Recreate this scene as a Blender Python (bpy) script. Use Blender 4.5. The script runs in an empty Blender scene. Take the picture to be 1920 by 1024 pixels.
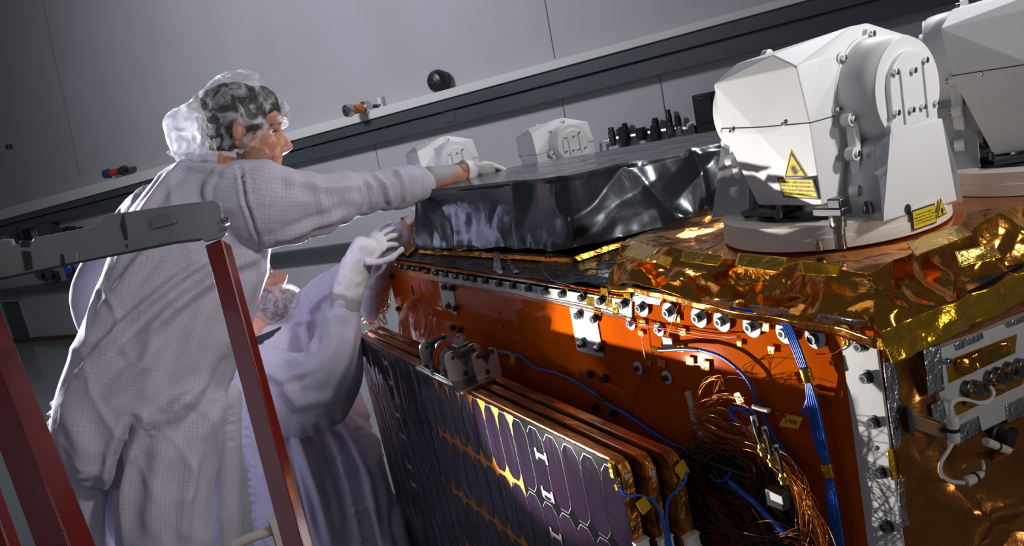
import bpy, bmesh, math, random
import numpy as np
from mathutils import Vector, Matrix, geometry
random.seed(7)
col = bpy.context.scene.collection
scn = bpy.context.scene

# ------------------------------------------------------------------ camera
FPX = 1500.0
rho = math.atan(.21)
pit = math.atan((512-194)*math.cos(rho)/FPX)
_t = -875*math.cos(rho)+134*math.sin(rho)
ang = math.atan(-_t/(FPX/math.cos(pit)))
hd = np.array([-math.cos(ang), math.sin(ang)])
FW = np.array([hd[0]*math.cos(pit), hd[1]*math.cos(pit), -math.sin(pit)])
R0 = np.array([hd[1], -hd[0], 0.0]); U0 = np.cross(R0, FW)
CR = math.cos(rho)*R0 - math.sin(rho)*U0
CU = math.sin(rho)*R0 + math.cos(rho)*U0
C0 = np.array([0.624, -0.831, 2.1])
cam = bpy.data.objects.new('camera', bpy.data.cameras.new('camera'))
cam.data.sensor_width = 36.0; cam.data.lens = FPX*36/1920
cam.data.clip_start = 0.02; cam.data.clip_end = 100
m = Matrix.Identity(4)
for i in range(3):
    m[i][0] = CR[i]; m[i][1] = CU[i]; m[i][2] = -FW[i]; m[i][3] = C0[i]
cam.matrix_world = m
col.objects.link(cam); scn.camera = cam

# helpers that turn measured points of the photograph into real positions
def ray(x, y): return FW + CR*(x-960)/FPX - CU*(y-512)/FPX
def D(x, y, s): return C0 + ray(x, y)*s
def YP(x, y, Y=0.0): r = ray(x, y); return C0 + r*((Y-C0[1])/r[1])
def ZP(x, y, Z): r = ray(x, y); return C0 + r*((Z-C0[2])/r[2])
def XP(x, y, X): r = ray(x, y); return C0 + r*((X-C0[0])/r[0])
def PR(P):
    v = np.asarray(P)-C0; z = v@FW
    return 960+FPX*(v@CR)/z, 512-FPX*(v@CU)/z, z

# ------------------------------------------------------------------ light
scn.view_settings.view_transform = 'Standard'
scn.view_settings.look = 'None'
scn.view_settings.gamma = 1.0
scn.view_settings.use_curve_mapping = False
scn.view_settings.exposure = 0.0
world = bpy.data.worlds.new('room'); scn.world = world; world.use_nodes = True
bg = world.node_tree.nodes['Background']
bg.inputs[0].default_value = (0.55, 0.58, 0.65, 1); bg.inputs[1].default_value = 0.10

def lamp(kind, name, loc, target, energy, color=(1, 1, 1), size=.1, size_y=None, spot=None, blend=.3):
    l = bpy.data.lights.new(name, kind); l.energy = energy; l.color = color
    if kind == 'AREA':
        l.size = size
        if size_y: l.shape = 'RECTANGLE'; l.size_y = size_y
    else:
        l.shadow_soft_size = size
    if kind == 'SPOT': l.spot_size = math.radians(spot); l.spot_blend = blend
    o = bpy.data.objects.new(name, l); col.objects.link(o)
    o.location = loc
    o.rotation_euler = (Vector(target)-Vector(loc)).to_track_quat('-Z', 'Y').to_euler()
    return o
LIGHTS = dict(
    work=lamp('SPOT', 'work_light', (-1.12, -0.66, 1.25), (-.40, 0, 1.665), 105, (1, .95, .88), .012, spot=42, blend=.45),
    back=lamp('SPOT', 'back_light', tuple(D(636, 545, 3.75)), (-1.75, -.75, 1.70), 560, (.84, .86, 1), .10, spot=58, blend=.4),
    rim=lamp('SPOT', 'rim_light', tuple(D(-330, 330, 3.9)), (-1.80, -1.00, 2.03), 1700, (.9, .92, 1), .15, spot=21, blend=.5),
    key=lamp('SPOT', 'key_light', (1.9, 1.0, 3.2), (-.72, .18, 2.24), 235, (1, .98, .96), .12, spot=42, blend=1.0),
    top=lamp('AREA', 'overhead_light', (-1.4, 1.9, 3.6), (-.5, .3, 1.9), 28, (.93, .95, 1), 1.2, .8),
    fill=lamp('AREA', 'fill_light', (-.2, -2.6, 3.0), (-1.2, 0, 1.6), 5, (.82, .80, 1), 1.6, 1.2),
    side=lamp('AREA', 'added_side_light', (2.5, .55, 2.0), (0, .15, 1.72), 9, (1, .95, .88), .6, .4),  # unseen area light added to bring out gold highlights on the end face
    wall=lamp('SPOT', 'wall_wash', (-4.5, -2.5, 4.6), (-7.2, 1.9, 2.6), 780, (.88, .89, 1), .5, spot=112, blend=1.0),
)

# ------------------------------------------------------------------ materials
MATS = {}
def mat(name, color=(.5, .5, .5), rough=.5, metal=0.0, **k):
    if name in MATS: return MATS[name]
    M = bpy.data.materials.new(name); M.use_nodes = True; MATS[name] = M
    nt = M.node_tree; b = nt.nodes['Principled BSDF']
    b.inputs['Base Color'].default_value = (*color, 1)
    b.inputs['Roughness'].default_value = rough
    b.inputs['Metallic'].default_value = metal
    if 'coat' in k: b.inputs['Coat Weight'].default_value = k['coat']; b.inputs['Coat Roughness'].default_value = k.get('coat_rough', .05)
    if 'spec' in k: b.inputs['Specular IOR Level'].default_value = k['spec']
    if 'alpha' in k: b.inputs['Alpha'].default_value = k['alpha']
    if 'trans' in k: b.inputs['Transmission Weight'].default_value = k['trans']
    if 'sss' in k:
        b.inputs['Subsurface Weight'].default_value = k['sss']; b.inputs['Subsurface Radius'].default_value = (.02, .008, .004)
        b.inputs['Subsurface Scale'].default_value = .5
    tc = nt.nodes.new('ShaderNodeTexCoord'); last = None
    def noise(scale, detail=3, dist=0, stretch=None, rough_=.5):
        n = nt.nodes.new('ShaderNodeTexNoise'); n.inputs['Scale'].default_value = scale; n.inputs['Detail'].default_value = detail
        n.inputs['Distortion'].default_value = dist; n.inputs['Roughness'].default_value = rough_
        if stretch:
            mp = nt.nodes.new('ShaderNodeMapping'); mp.inputs['Scale'].default_value = stretch
            nt.links.new(tc.outputs['Object'], mp.inputs[0]); nt.links.new(mp.outputs[0], n.inputs['Vector'])
        else: nt.links.new(tc.outputs['Object'], n.inputs['Vector'])
        return n
    if 'mottle' in k:      # slight colour variation: (scale, colour2, lo, hi[, stretch])
        a = k['mottle']; n = noise(a[0], 4, 0, a[4] if len(a) > 4 else None)
        r = nt.nodes.new('ShaderNodeValToRGB'); r.color_ramp.elements[0].position = a[2]; r.color_ramp.elements[1].position = a[3]
        r.color_ramp.elements[0].color = (*color, 1); r.color_ramp.elements[1].color = (*a[1], 1)
        nt.links.new(n.outputs[0], r.inputs[0]); nt.links.new(r.outputs[0], b.inputs['Base Color'])
    for a in k.get('bump', []):  # (scale, strength, distance[, stretch, dist])
        n = noise(a[0], 4, a[4] if len(a) > 4 else 0, a[3] if len(a) > 3 else None)
        bp = nt.nodes.new('ShaderNodeBump'); bp.inputs['Strength'].default_value = a[1]; bp.inputs['Distance'].default_value = a[2]
        nt.links.new(n.outputs[0], bp.inputs['Height'])
        if last: nt.links.new(last.outputs[0], bp.inputs['Normal'])
        last = bp
    if last:
        nt.links.new(last.outputs[0], b.inputs['Normal'])
        if 'coat' in k: nt.links.new(last.outputs[0], b.inputs['Coat Normal'])
    if 'rvar' in k:
        n = noise(k['rvar'][0], 4, 1); mr = nt.nodes.new('ShaderNodeMapRange')
        mr.inputs['From Min'].default_value = .35; mr.inputs['From Max'].default_value = .65
        mr.inputs['To Min'].default_value = k['rvar'][1]; mr.inputs['To Max'].default_value = k['rvar'][2]
        nt.links.new(n.outputs[0], mr.inputs[0]); nt.links.new(mr.outputs[0], b.inputs['Roughness'])
    if 'emit' in k:
        b.inputs['Emission Color'].default_value = (*k['emit'][0], 1); b.inputs['Emission Strength'].default_value = k['emit'][1]
    return M

mat('wall_paint', (.50, .50, .52), .6, mottle=(1.2, (.46, .46, .475), .35, .7), bump=[(60, .05, .002)])
mat('rail_white', (.74, .74, .70), .5)
mat('rail_grey', (.055, .065, .075), .4, mottle=(3, (.085, .09, .10), .3, .7, (.4, .4, 3)))
mat('brown_rail', (.10, .045, .025), .6)
mat('floor_coat', (.40, .43, .43), .16, coat=.3, rvar=(2, .12, .25))
mat('white_paint', (.78, .78, .79), .42, bump=[(900, .10, .0006), (140, .04, .001)])
mat('cream_paint', (.80, .76, .70), .45, bump=[(700, .08, .0006)])
mat('warm_white', (.62, .55, .49), .5, bump=[(700, .08, .0006)])
mat('plate_white', (.56, .56, .55), .45, mottle=(40, (.50, .49, .49), .4, .7), bump=[(300, .05, .0006)])
mat('steel', (.62, .62, .60), .22, 1.0, rvar=(60, .14, .32))
mat('dark_steel', (.16, .16, .165), .33, 1.0)
mat('bolt_steel', (.11, .11, .12), .38, .9, rvar=(300, .25, .5))
mat('black_hole', (.004, .004, .004), .7)
mat('grey_metal', (.40, .42, .44), .42, .55, rvar=(40, .3, .5))
mat('silver_foil', (.66, .67, .70), .24, 1.0, bump=[(170, .5, .004), (50, .5, .010)])
mat('kapton', (.54, .088, .002), .045, .05, spec=.14, mottle=(9, (.42, .058, .0015), .35, .7, (1, 1, .5)), bump=[(5, .05, .010)])
mat('copper_gap', (.85, .25, .012), .3, .1)
mat('kapton_tape', (.70, .37, .016), .18, .85, coat=.3, bump=[(80, .5, .004)])
mat('kapton_clear', (.85, .33, .03), .10, .6, coat=.8, bump=[(150, .6, .004)])
mat('gold_foil', (.80, .33, .055), .15, 1.0, mottle=(7, (.70, .26, .035), .35, .7), bump=[(60, .30, .004), (260, .10, .001)])
mat('brown_foil', (.50, .19, .045), .24, .9, mottle=(5, (.38, .13, .03), .35, .7), bump=[(40, .30, .006)])
mat('black_foil', (.12, .13, .15), .19, .92, bump=[(9, .14, .012, None, 1.2)])
mat('black_film', (.012, .012, .014), .16, .4, coat=.5, bump=[(70, .6, .006)])
mat('black_rubber', (.010, .010, .011), .5)
mat('black_plastic', (.018, .018, .020), .35)
mat('harness_dark', (.016, .014, .014), .5)
mat('cell', (.012, .010, .020), .10, .15, coat=.9, coat_rough=.03, mottle=(3.5, (.030, .012, .034), .4, .65, (1, 1, .35)), bump=[(3.2, .30, .03, (2.2, 1, .55), 1.5), (22, .06, .004, (1, 1, .3))])
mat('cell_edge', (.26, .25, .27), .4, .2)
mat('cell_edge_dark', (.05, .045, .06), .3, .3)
mat('cell_dark', (.004, .004, .006), .12, 0, coat=.8)
mat('tab_white', (.40, .37, .39), .4)
mat('seam_grey', (.22, .22, .23), .6)
mat('array_edge', (.46, .16, .018), .28, .55, coat=.15, mottle=(55, (.13, .045, .014), .42, .62, (.25, 1, 1)), bump=[(90, .6, .004, (.5, 1, 1))])
mat('array_trim', (.55, .26, .18), .25, .9)
mat('copper_wire', (.62, .20, .045), .30, .75)
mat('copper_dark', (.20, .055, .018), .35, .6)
mat('blue_wire', (.008, .12, .62), .32)
mat('dark_blue', (.02, .05, .16), .3)
mat('pale_wire', (.55, .52, .48), .4)
mat('brass', (.75, .48, .12), .25, 1.0)
mat('label_yellow', (.80, .62, .03), .4)
mat('tag_yellow', (.82, .45, .02), .35)
mat('ink', (.012, .012, .012), .5)
mat('paper', (.72, .72, .72), .5)
mat('wood_plastic', (.42, .25, .13), .5)
mat('nylon', (.74, .72, .66), .45)
mat('cream_plastic', (.52, .44, .28), .45)
mat('red_paint', (.16, .008, .003), .25, coat=.25, mottle=(14, (.13, .006, .003), .4, .7), bump=[(35, .04, .003)])
mat('cap_grey', (.24, .25, .245), .27, coat=.25, mottle=(6, (.19, .20, .195), .4, .7), bump=[(5, .1, .01)])
mat('amber', (.80, .20, .01), .2, coat=.8)
mat('deep_red', (.45, .03, .03), .4)
mat('skin', (.56, .27, .185), .46, sss=.25, mottle=(35, (.47, .21, .14), .4, .7), bump=[(220, .12, .001)])
mat('stubble', (.33, .165, .115), .6, mottle=(260, (.17, .085, .06), .48, .66))
mat('beard_hair', (.05, .03, .022), .8, mottle=(90, (.10, .06, .045), .4, .65))
mat('bracket_alu', (.70, .70, .70), .33, .65)
mat('lips', (.50, .20, .17), .38, sss=.2)
mat('eye_white', (.75, .72, .70), .15, coat=1)
mat('iris', (.02, .012, .01), .1, coat=1)
mat('hair', (.018, .014, .012), .45, bump=[(90, 1, .006, (1, 1, .3))])
mat('glove', (.66, .63, .64), .5, bump=[(90, .25, .002)])
mat('cuff_grey', (.34, .33, .34), .75, bump=[(900, .25, .0006)])
mat('brown_band', (.30, .12, .055), .6)
mat('dark_shirt', (.02, .02, .025), .8)
mat('glass_clear', (.9, .9, .9), .05, trans=1.0)
mat('shoe', (.5, .5, .52), .6)
mat('stand_paint', (.10, .11, .12), .5)

def cloth_mat():
    M = bpy.data.materials.new('coverall_cloth'); M.use_nodes = True; nt = M.node_tree; N = nt.nodes; L = nt.links
    out = N['Material Output']; b = N['Principled BSDF']; b.inputs['Roughness'].default_value = .75
    b.inputs['Sheen Weight'].default_value = .2
    def line(attr, pitch, w):
        a = N.new('ShaderNodeAttribute'); a.attribute_name = attr
        d = N.new('ShaderNodeMath'); d.operation = 'DIVIDE'; d.inputs[1].default_value = pitch; L.new(a.outputs['Fac'], d.inputs[0])
        f = N.new('ShaderNodeMath'); f.operation = 'FRACT'; L.new(d.outputs[0], f.inputs[0])
        s = N.new('ShaderNodeMath'); s.operation = 'LESS_THAN'; s.inputs[1].default_value = w; L.new(f.outputs[0], s.inputs[0])
        return s
    a, c = line('cu', .0088, .13), line('cv', .0088, .13)
    mx = N.new('ShaderNodeMath'); mx.operation = 'MAXIMUM'; L.new(a.outputs[0], mx.inputs[0]); L.new(c.outputs[0], mx.inputs[1])
    r = N.new('ShaderNodeMix'); r.data_type = 'RGBA'; r.inputs['A'].default_value = (.57, .54, .64, 1); r.inputs['B'].default_value = (.44, .41, .53, 1)
    L.new(mx.outputs[0], r.inputs['Factor']); L.new(r.outputs['Result'], b.inputs['Base Color'])
    tr = N.new('ShaderNodeBsdfTranslucent'); tr.inputs[0].default_value = (.72, .68, .82, 1)
    n = N.new('ShaderNodeTexNoise'); n.inputs['Scale'].default_value = 14; n.inputs['Detail'].default_value = 3
    tc = N.new('ShaderNodeTexCoord'); L.new(tc.outputs['Object'], n.inputs['Vector'])
    bp = N.new('ShaderNodeBump'); bp.inputs['Strength'].default_value = .35; bp.inputs['Distance'].default_value = .012
    L.new(n.outputs[0], bp.inputs['Height']); L.new(bp.outputs[0], b.inputs['Normal'])
    ms = N.new('ShaderNodeMixShader'); ms.inputs[0].default_value = .12
    L.new(b.outputs[0], ms.inputs[1]); L.new(tr.outputs[0], ms.inputs[2]); L.new(ms.outputs[0], out.inputs['Surface'])
    MATS['cloth'] = M
cloth_mat()
def net_mat(name, base, scale, lo, hi, colr, a0=.38, a1=.66):
    M = bpy.data.materials.new(name); M.use_nodes = True; nt = M.node_tree; N = nt.nodes; L = nt.links
    out = N['Material Output']; N.remove(N['Principled BSDF'])
    d = N.new('ShaderNodeBsdfDiffuse'); d.inputs[0].default_value = (*colr, 1)
    g = N.new('ShaderNodeBsdfGlossy'); g.inputs[0].default_value = (.8, .8, .85, 1); g.inputs['Roughness'].default_value = .35
    t = N.new('ShaderNodeBsdfTranslucent'); t.inputs[0].default_value = (*colr, 1)
    m1 = N.new('ShaderNodeMixShader'); m1.inputs[0].default_value = .45; L.new(d.outputs[0], m1.inputs[1]); L.new(t.outputs[0], m1.inputs[2])
    m3 = N.new('ShaderNodeMixShader'); m3.inputs[0].default_value = .12; L.new(m1.outputs[0], m3.inputs[1]); L.new(g.outputs[0], m3.inputs[2])
    tp = N.new('ShaderNodeBsdfTransparent')
    tc = N.new('ShaderNodeTexCoord'); n = N.new('ShaderNodeTexNoise'); n.inputs['Scale'].default_value = scale; n.inputs['Detail'].default_value = 5; n.inputs['Distortion'].default_value = 1.2
    L.new(tc.outputs['Object'], n.inputs['Vector'])
    mr = N.new('ShaderNodeMapRange'); mr.inputs['From Min'].default_value = a0; mr.inputs['From Max'].default_value = a1
    mr.inputs['To Min'].default_value = lo; mr.inputs['To Max'].default_value = hi; L.new(n.outputs[0], mr.inputs[0])
    m2 = N.new('ShaderNodeMixShader'); L.new(mr.outputs[0], m2.inputs[0]); L.new(tp.outputs[0], m2.inputs[1]); L.new(m3.outputs[0], m2.inputs[2])
    bp = N.new('ShaderNodeBump'); bp.inputs['Strength'].default_value = .8; bp.inputs['Distance'].default_value = .008; L.new(n.outputs[0], bp.inputs['Height'])
    for s in (d, g, t): L.new(bp.outputs[0], s.inputs['Normal'])
    L.new(m2.outputs[0], out.inputs['Surface']); MATS[name] = M
net_mat('cap_net', .5, 24, .05, .80, (.88, .88, .92), .44, .68)
net_mat('cap_net_back', .5, 24, .50, .95, (.90, .90, .93), .35, .6)
net_mat('beard_net', .5, 45, .22, .62, (.78, .72, .78))

# ------------------------------------------------------------------ mesh helpers
def V(*a): return np.array(a, float)
def unit(v): v = np.asarray(v, float); return v/(np.linalg.norm(v)+1e-12)
def tag(o, label=None, cat=None, group=None, kind=None):
    if label: o['label'] = label
    if cat: o['category'] = cat
    if group: o['group'] = group
    if kind: o['kind'] = kind
    return o
def thing(name, label, cat, loc, group=None):
    o = bpy.data.objects.new(name, None); o.empty_display_size = .05; col.objects.link(o)
    o.location = tuple(float(c) for c in loc); return tag(o, label, cat, group)
def wloc(o):
    p = V(0, 0, 0)
    while o is not None: p = p + np.array(o.location); o = o.parent
    return p
class MB:
    def __init__(s): s.v = []; s.f = []; s.mi = []; s.cm = 0
    def add(s, verts, faces):
        n = len(s.v); s.v += [tuple(float(c) for c in p) for p in verts]
        s.f += [tuple(i+n for i in f) for f in faces]; s.mi += [s.cm]*len(faces); return s
    def m(s, i): s.cm = i; return s
    def box(s, c, size, ax=None):
        X, Y, Z = ax if ax is not None else (V(1, 0, 0), V(0, 1, 0), V(0, 0, 1)); c = np.asarray(c, float)
        vs = [c+X*(i*size[0]/2)+Y*(j*size[1]/2)+Z*(k*size[2]/2) for i in (-1, 1) for j in (-1, 1) for k in (-1, 1)]
        return s.add(vs, [(0, 1, 3, 2), (4, 6, 7, 5), (0, 4, 5, 1), (2, 3, 7, 6), (0, 2, 6, 4), (1, 5, 7, 3)])
    def prism(s, pts, ext):     # polygon of 3D points pushed along the vector ext
        n = len(pts); ext = np.asarray(ext, float); pts = [np.asarray(p, float) for p in pts]
        vs = pts+[p+ext for p in pts]
        return s.add(vs, [tuple(range(n))[::-1], tuple(range(n, 2*n))]+[(i, (i+1) % n, n+(i+1) % n, n+i) for i in range(n)])
    def lathe(s, p0, axis, prof, n=24, caps=True):   # prof: (distance along axis, radius)
        a = unit(axis); u = unit(np.cross(a, V(0, 0, 1) if abs(a[2]) < .9 else V(1, 0, 0))); w = np.cross(a, u); p0 = np.asarray(p0, float)
        vs = []; fs = []
        for h, r in prof:
            for k in range(n):
                t = 2*math.pi*k/n; vs.append(p0+a*h+(u*math.cos(t)+w*math.sin(t))*r)
        for i in range(len(prof)-1):
            for k in range(n): fs.append((i*n+k, i*n+(k+1) % n, (i+1)*n+(k+1) % n, (i+1)*n+k))
        if caps: fs += [tuple(range(n))[::-1], tuple(range((len(prof)-1)*n, len(prof)*n))]
        return s.add(vs, fs)
    def cyl(s, p0, p1, r, n=16, r1=None):
        p0 = np.asarray(p0, float); p1 = np.asarray(p1, float)
        return s.lathe(p0, p1-p0, [(0, r), (np.linalg.norm(p1-p0), r if r1 is None else r1)], n)
    def tube(s, pts, r, n=6, smooth=True, k=6):
        pts = spline(pts, k) if smooth else [np.asarray(p, float) for p in pts]
        N = len(pts); vs = []; fs = []; up = None
        for i, p in enumerate(pts):
            t = unit(pts[min(i+1, N-1)]-pts[max(i-1, 0)])
            if up is None: up = unit(np.cross(t, V(.31, .2, .93)))
            u = unit(up-t*(up@t)); up = u; w = np.cross(t, u)
            for j in range(n):
                a = 2*math.pi*j/n; vs.append(p+(u*math.cos(a)+w*math.sin(a))*r)
        for i in range(N-1):
            for j in range(n): fs.append((i*n+j, i*n+(j+1) % n, (i+1)*n+(j+1) % n, (i+1)*n+j))
        fs += [tuple(range(n))[::-1], tuple(range((N-1)*n, N*n))]
        return s.add(vs, fs)
    def ball(s, c, r, n=12, ax=None):
        r = (r, r, r) if np.isscalar(r) else r; X, Y, Z = ax if ax is not None else (V(1, 0, 0), V(0, 1, 0), V(0, 0, 1)); c = np.asarray(c, float)
        vs = []; fs = []; m_ = n//2
        vs.append(c+Z*r[2])
        for i in range(1, m_):
            p = math.pi*i/m_
            for j in range(n):
                a = 2*math.pi*j/n; vs.append(c+X*(r[0]*math.sin(p)*math.cos(a))+Y*(r[1]*math.sin(p)*math.sin(a))+Z*(r[2]*math.cos(p)))
        vs.append(c-Z*r[2]); e = len(vs)-1
        for j in range(n): fs.append((0, 1+j, 1+(j+1) % n)); fs.append((e, 1+(m_-2)*n+(j+1) % n, 1+(m_-2)*n+j))
        for i in range(m_-2):
            for j in range(n): fs.append((1+i*n+j, 1+(i+1)*n+j, 1+(i+1)*n+(j+1) % n, 1+i*n+(j+1) % n))
        return s.add(vs, fs)
    def mesh(s, name, mats, origin=(0, 0, 0), smooth=None, recalc=True):
        me = bpy.data.meshes.new(name); o = np.asarray(origin, float)
        me.from_pydata([tuple(np.array(p)-o) for p in s.v], [], s.f)
        mats = mats if isinstance(mats, (list, tuple)) else [mats]
        for q in mats: me.materials.append(MATS[q])
        me.polygons.foreach_set('material_index', s.mi)
        if recalc:
            b = bmesh.new(); b.from_mesh(me); bmesh.ops.recalc_face_normals(b, faces=b.faces); b.to_mesh(me); b.free()
        if smooth is not None:
            if smooth >= 180: me.shade_smooth()
            else:
                me.shade_smooth(); me.set_sharp_from_angle(angle=math.radians(smooth))
        me.update(); return me
    def build(s, name, mats, parent=None, smooth=35, bevel=0, recalc=True, origin=None, bseg=2):
        if parent is not None: org = wloc(parent)
        else: org = np.mean(np.array(s.v), axis=0) if origin is None else np.asarray(origin, float)
        me = s.mesh(name, mats, org, smooth, recalc); o = bpy.data.objects.new(name, me); col.objects.link(o)
        if parent is not None: o.parent = parent
        else: o.location = tuple(org)
        if bevel:
            b = o.modifiers.new('bevel', 'BEVEL'); b.width = bevel; b.segments = bseg; b.limit_method = 'ANGLE'; b.angle_limit = math.radians(40)
            b.harden_normals = False
        return o
def spline(pts, k=6):
    P = [np.asarray(p, float) for p in pts]
    if len(P) < 3: return P
    Q = [2*P[0]-P[1]]+P+[2*P[-1]-P[-2]]; out = []
    for i in range(1, len(Q)-2):
        a, b, c, d = Q[i-1:i+3]
        for j in range(k):
            t = j/k; out.append(.5*((2*b)+(c-a)*t+(2*a-5*b+4*c-d)*t*t+(3*b-a-3*c+d)*t**3))
    out.append(P[-1]); return out

# smooth 3D value noise, vectorised
_rng = np.random.RandomState(3); _T = _rng.rand(4096)*2-1
def vnoise(P, scale=1.0, seed=0):
    Q = np.asarray(P)*scale+seed*17.31; I = np.floor(Q).astype(int); F = Q-I; F = F*F*(3-2*F)
    def h(a, b, c): return _T[(a*374761+b*668265+c*982451+seed*7919) & 4095]
    x, y, z = I[:, 0], I[:, 1], I[:, 2]; u, v, w = F[:, 0], F[:, 1], F[:, 2]; r = 0
    for i in (0, 1):
        for j in (0, 1):
            for k in (0, 1):
                r = r+h(x+i, y+j, z+k)*(u if i else 1-u)*(v if j else 1-v)*(w if k else 1-w)
    return r
class Crumple:      # random straight creases of limited reach, as in crushed foil
    def __init__(s, lo, hi, n, amp, reach, seed=1, axis_w=(1, 1, 1)):
        r = np.random.RandomState(seed); s.c = lo+(np.asarray(hi)-lo)*r.rand(n, 3); d = r.randn(n, 3)*np.asarray(axis_w); s.d = d/np.linalg.norm(d, axis=1)[:, None]
        s.R = reach*(.5+r.rand(n)); s.a = amp*(r.rand(n)*2-1)
    def __call__(s, P):
        out = np.zeros(len(P))
        for c, d, R, a in zip(s.c, s.d, s.R, s.a):
            q = P-c; w = np.clip(1-(q*q).sum(1)/(R*R), 0, 1); out += a*(1-np.minimum(np.abs(q@d)/(R*.5), 1))*w
        return out
def patch(corners, nu, nv):       # bilinear grid through four corners (c00,c10,c11,c01)
    c = [np.asarray(p, float) for p in corners]; vs = []; fs = []
    for j in range(nv+1):
        for i in range(nu+1):
            u, v = i/nu, j/nv; vs.append(c[0]*(1-u)*(1-v)+c[1]*u*(1-v)+c[2]*u*v+c[3]*(1-u)*v)
    for j in range(nv):
        for i in range(nu): a = j*(nu+1)+i; fs.append((a, a+1, a+nu+2, a+nu+1))
    return vs, fs
def sheet(patches, fn, name, mats, parent, smooth=40, weld=.0015, thick=.0008, flip=False):
    """merge grids, push every point along its normal by fn(points)"""
    mb = MB()
    for p in patches: mb.add(*p)
    me = mb.mesh(name, mats, (0, 0, 0), None, True); b = bmesh.new(); b.from_mesh(me)
    bmesh.ops.remove_doubles(b, verts=b.verts, dist=weld); bmesh.ops.recalc_face_normals(b, faces=b.faces); b.normal_update()
    P = np.array([v.co[:] for v in b.verts]); Nn = np.array([v.normal[:] for v in b.verts])
    cen = P.mean(0)
    if flip: Nn = -Nn
    h = fn(P); P2 = P+Nn*h[:, None]
    org = wloc(parent) if parent is not None else cen
    for v, p in zip(b.verts, P2): v.co = Vector(p-org)
    b.to_mesh(me); b.free(); me.shade_smooth()
    if smooth < 180: me.set_sharp_from_angle(angle=math.radians(smooth))
    o = bpy.data.objects.new(name, me); col.objects.link(o)
    if parent is not None: o.parent = parent
    else: o.location = tuple(org)
    if thick:
        s = o.modifiers.new('thick', 'SOLIDIFY'); s.thickness = thick; s.offset = -1
    return o
def struct(o, kind='structure'): o['kind'] = kind; return o
X_, Y_, Z_ = V(1, 0, 0), V(0, 1, 0), V(0, 0, 1)

# ------------------------------------------------------------------ room
w_ = ray(-1300, 669); w_[2] = 0; w_ = unit(w_)           # runs along the far wall, towards the left
n_ = V(-w_[1], w_[0], 0)                                   # into the room
WP = ZP(170, 638, 0)
if (C0-WP)@n_ < 0: n_ = -n_
def WL(x, y, off=0.0):
    r = ray(x, y); s = ((WP+n_*off-C0)@n_)/(r@n_); return C0+r*s
mb = MB(); a, b = WP-w_*16, WP+w_*9
mb.prism([a, b, b+Z_*7.5, a+Z_*7.5], -n_*.2); struct(mb.build('wall_back', 'wall_paint'))
fl = MB(); fl.box((-5, -1, -.05), (26, 22, .1)); struct(fl.build('floor', 'floor_coat'))
# panel joints of the wall
for q in [((74, -30), (93, 66), (126, 215), (150, 330)), ((1014, -30), (1021, 0), (1040, 110)), ((1053, 180), (1062, 240), (1070, 300)), ((1236, 139), (1246, 205), (1256, 260)), ((700, 260), (712, 320))]:
    mb = MB(); pts = [WL(x, y, .004) for x, y in q]
    for p0, p1 in zip(pts, pts[1:]): mb.cyl(p0, p1, .0035, 6)
    struct(mb.build('trim_%d' % (20+int(q[0][0])//100), 'seam_grey', smooth=None))
# the long service rail: white ledge, grey channel
def rail(name, pl, pr, mat_, d0, d1, ext=0.0):
    """pl / pr = (x, ytop, ybottom) at the left and right; runs between offsets d0 and d1 from the wall"""
    A0, A1 = WL(pl[0], pl[1], d1), WL(pl[0], pl[2], d1); B0, B1 = WL(pr[0], pr[1], d1), WL(pr[0], pr[2], d1)
    eA = A0-(B0-A0)*ext; eA1 = A1-(B1-A1)*ext; eB = B0+(B0-A0)*.25; eB1 = B1+(B1-A1)*.25
    m_ = MB(); m_.prism([eA, eB, eB1, eA1], -n_*(d1-d0)); return m_.build(name, mat_, smooth=None, bevel=.004)
struct(rail('trim_1', (0, 393, 413), (1360, 27, 42), 'rail_white', 0, .20, .1))
struct(rail('trim_2', (0, 413, 424), (1360, 41, 72), 'rail_grey', 0, .17, .1))
struct(rail('trim_3', (0, 426, 441), (1360, 73, 110), 'rail_grey', 0, .13, .1))
struct(rail('trim_4', (0, 545, 557), (560, 470, 491), 'rail_grey', 0, .12, .1))
struct(rail('trim_5', (0, 638, 643), (170, 627, 633), 'brown_rail', 0, .06, .3))
struct(rail('baseboard_back', (0, 646, 652), (250, 634, 640), 'rail_grey', 0, .02, .3))

# joint plates on the rail
for x, y in [(843, 218), (579, 284), (203, 351)]:
    mb = MB(); c = WL(x, y, .135); k = .05 if x > 500 else .06
    for dx in (-1, 1): mb.box(c+w_*dx*k, (.012, .008, .11), (w_, n_, Z_))
    mb.m(1).box(c, (2*k-.014, .004, .10), (w_, n_, Z_))
    tag(mb.build('joint_plate', ['steel', 'rail_grey'], bevel=0), {843: 'small joint plate on the grey wall rail, below the black round bell', 579: 'small joint plate on the grey wall rail, just right of the capped man\'s face', 203: 'small joint plate on the grey wall rail, left of the standing man'}[x], 'plate')

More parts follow.
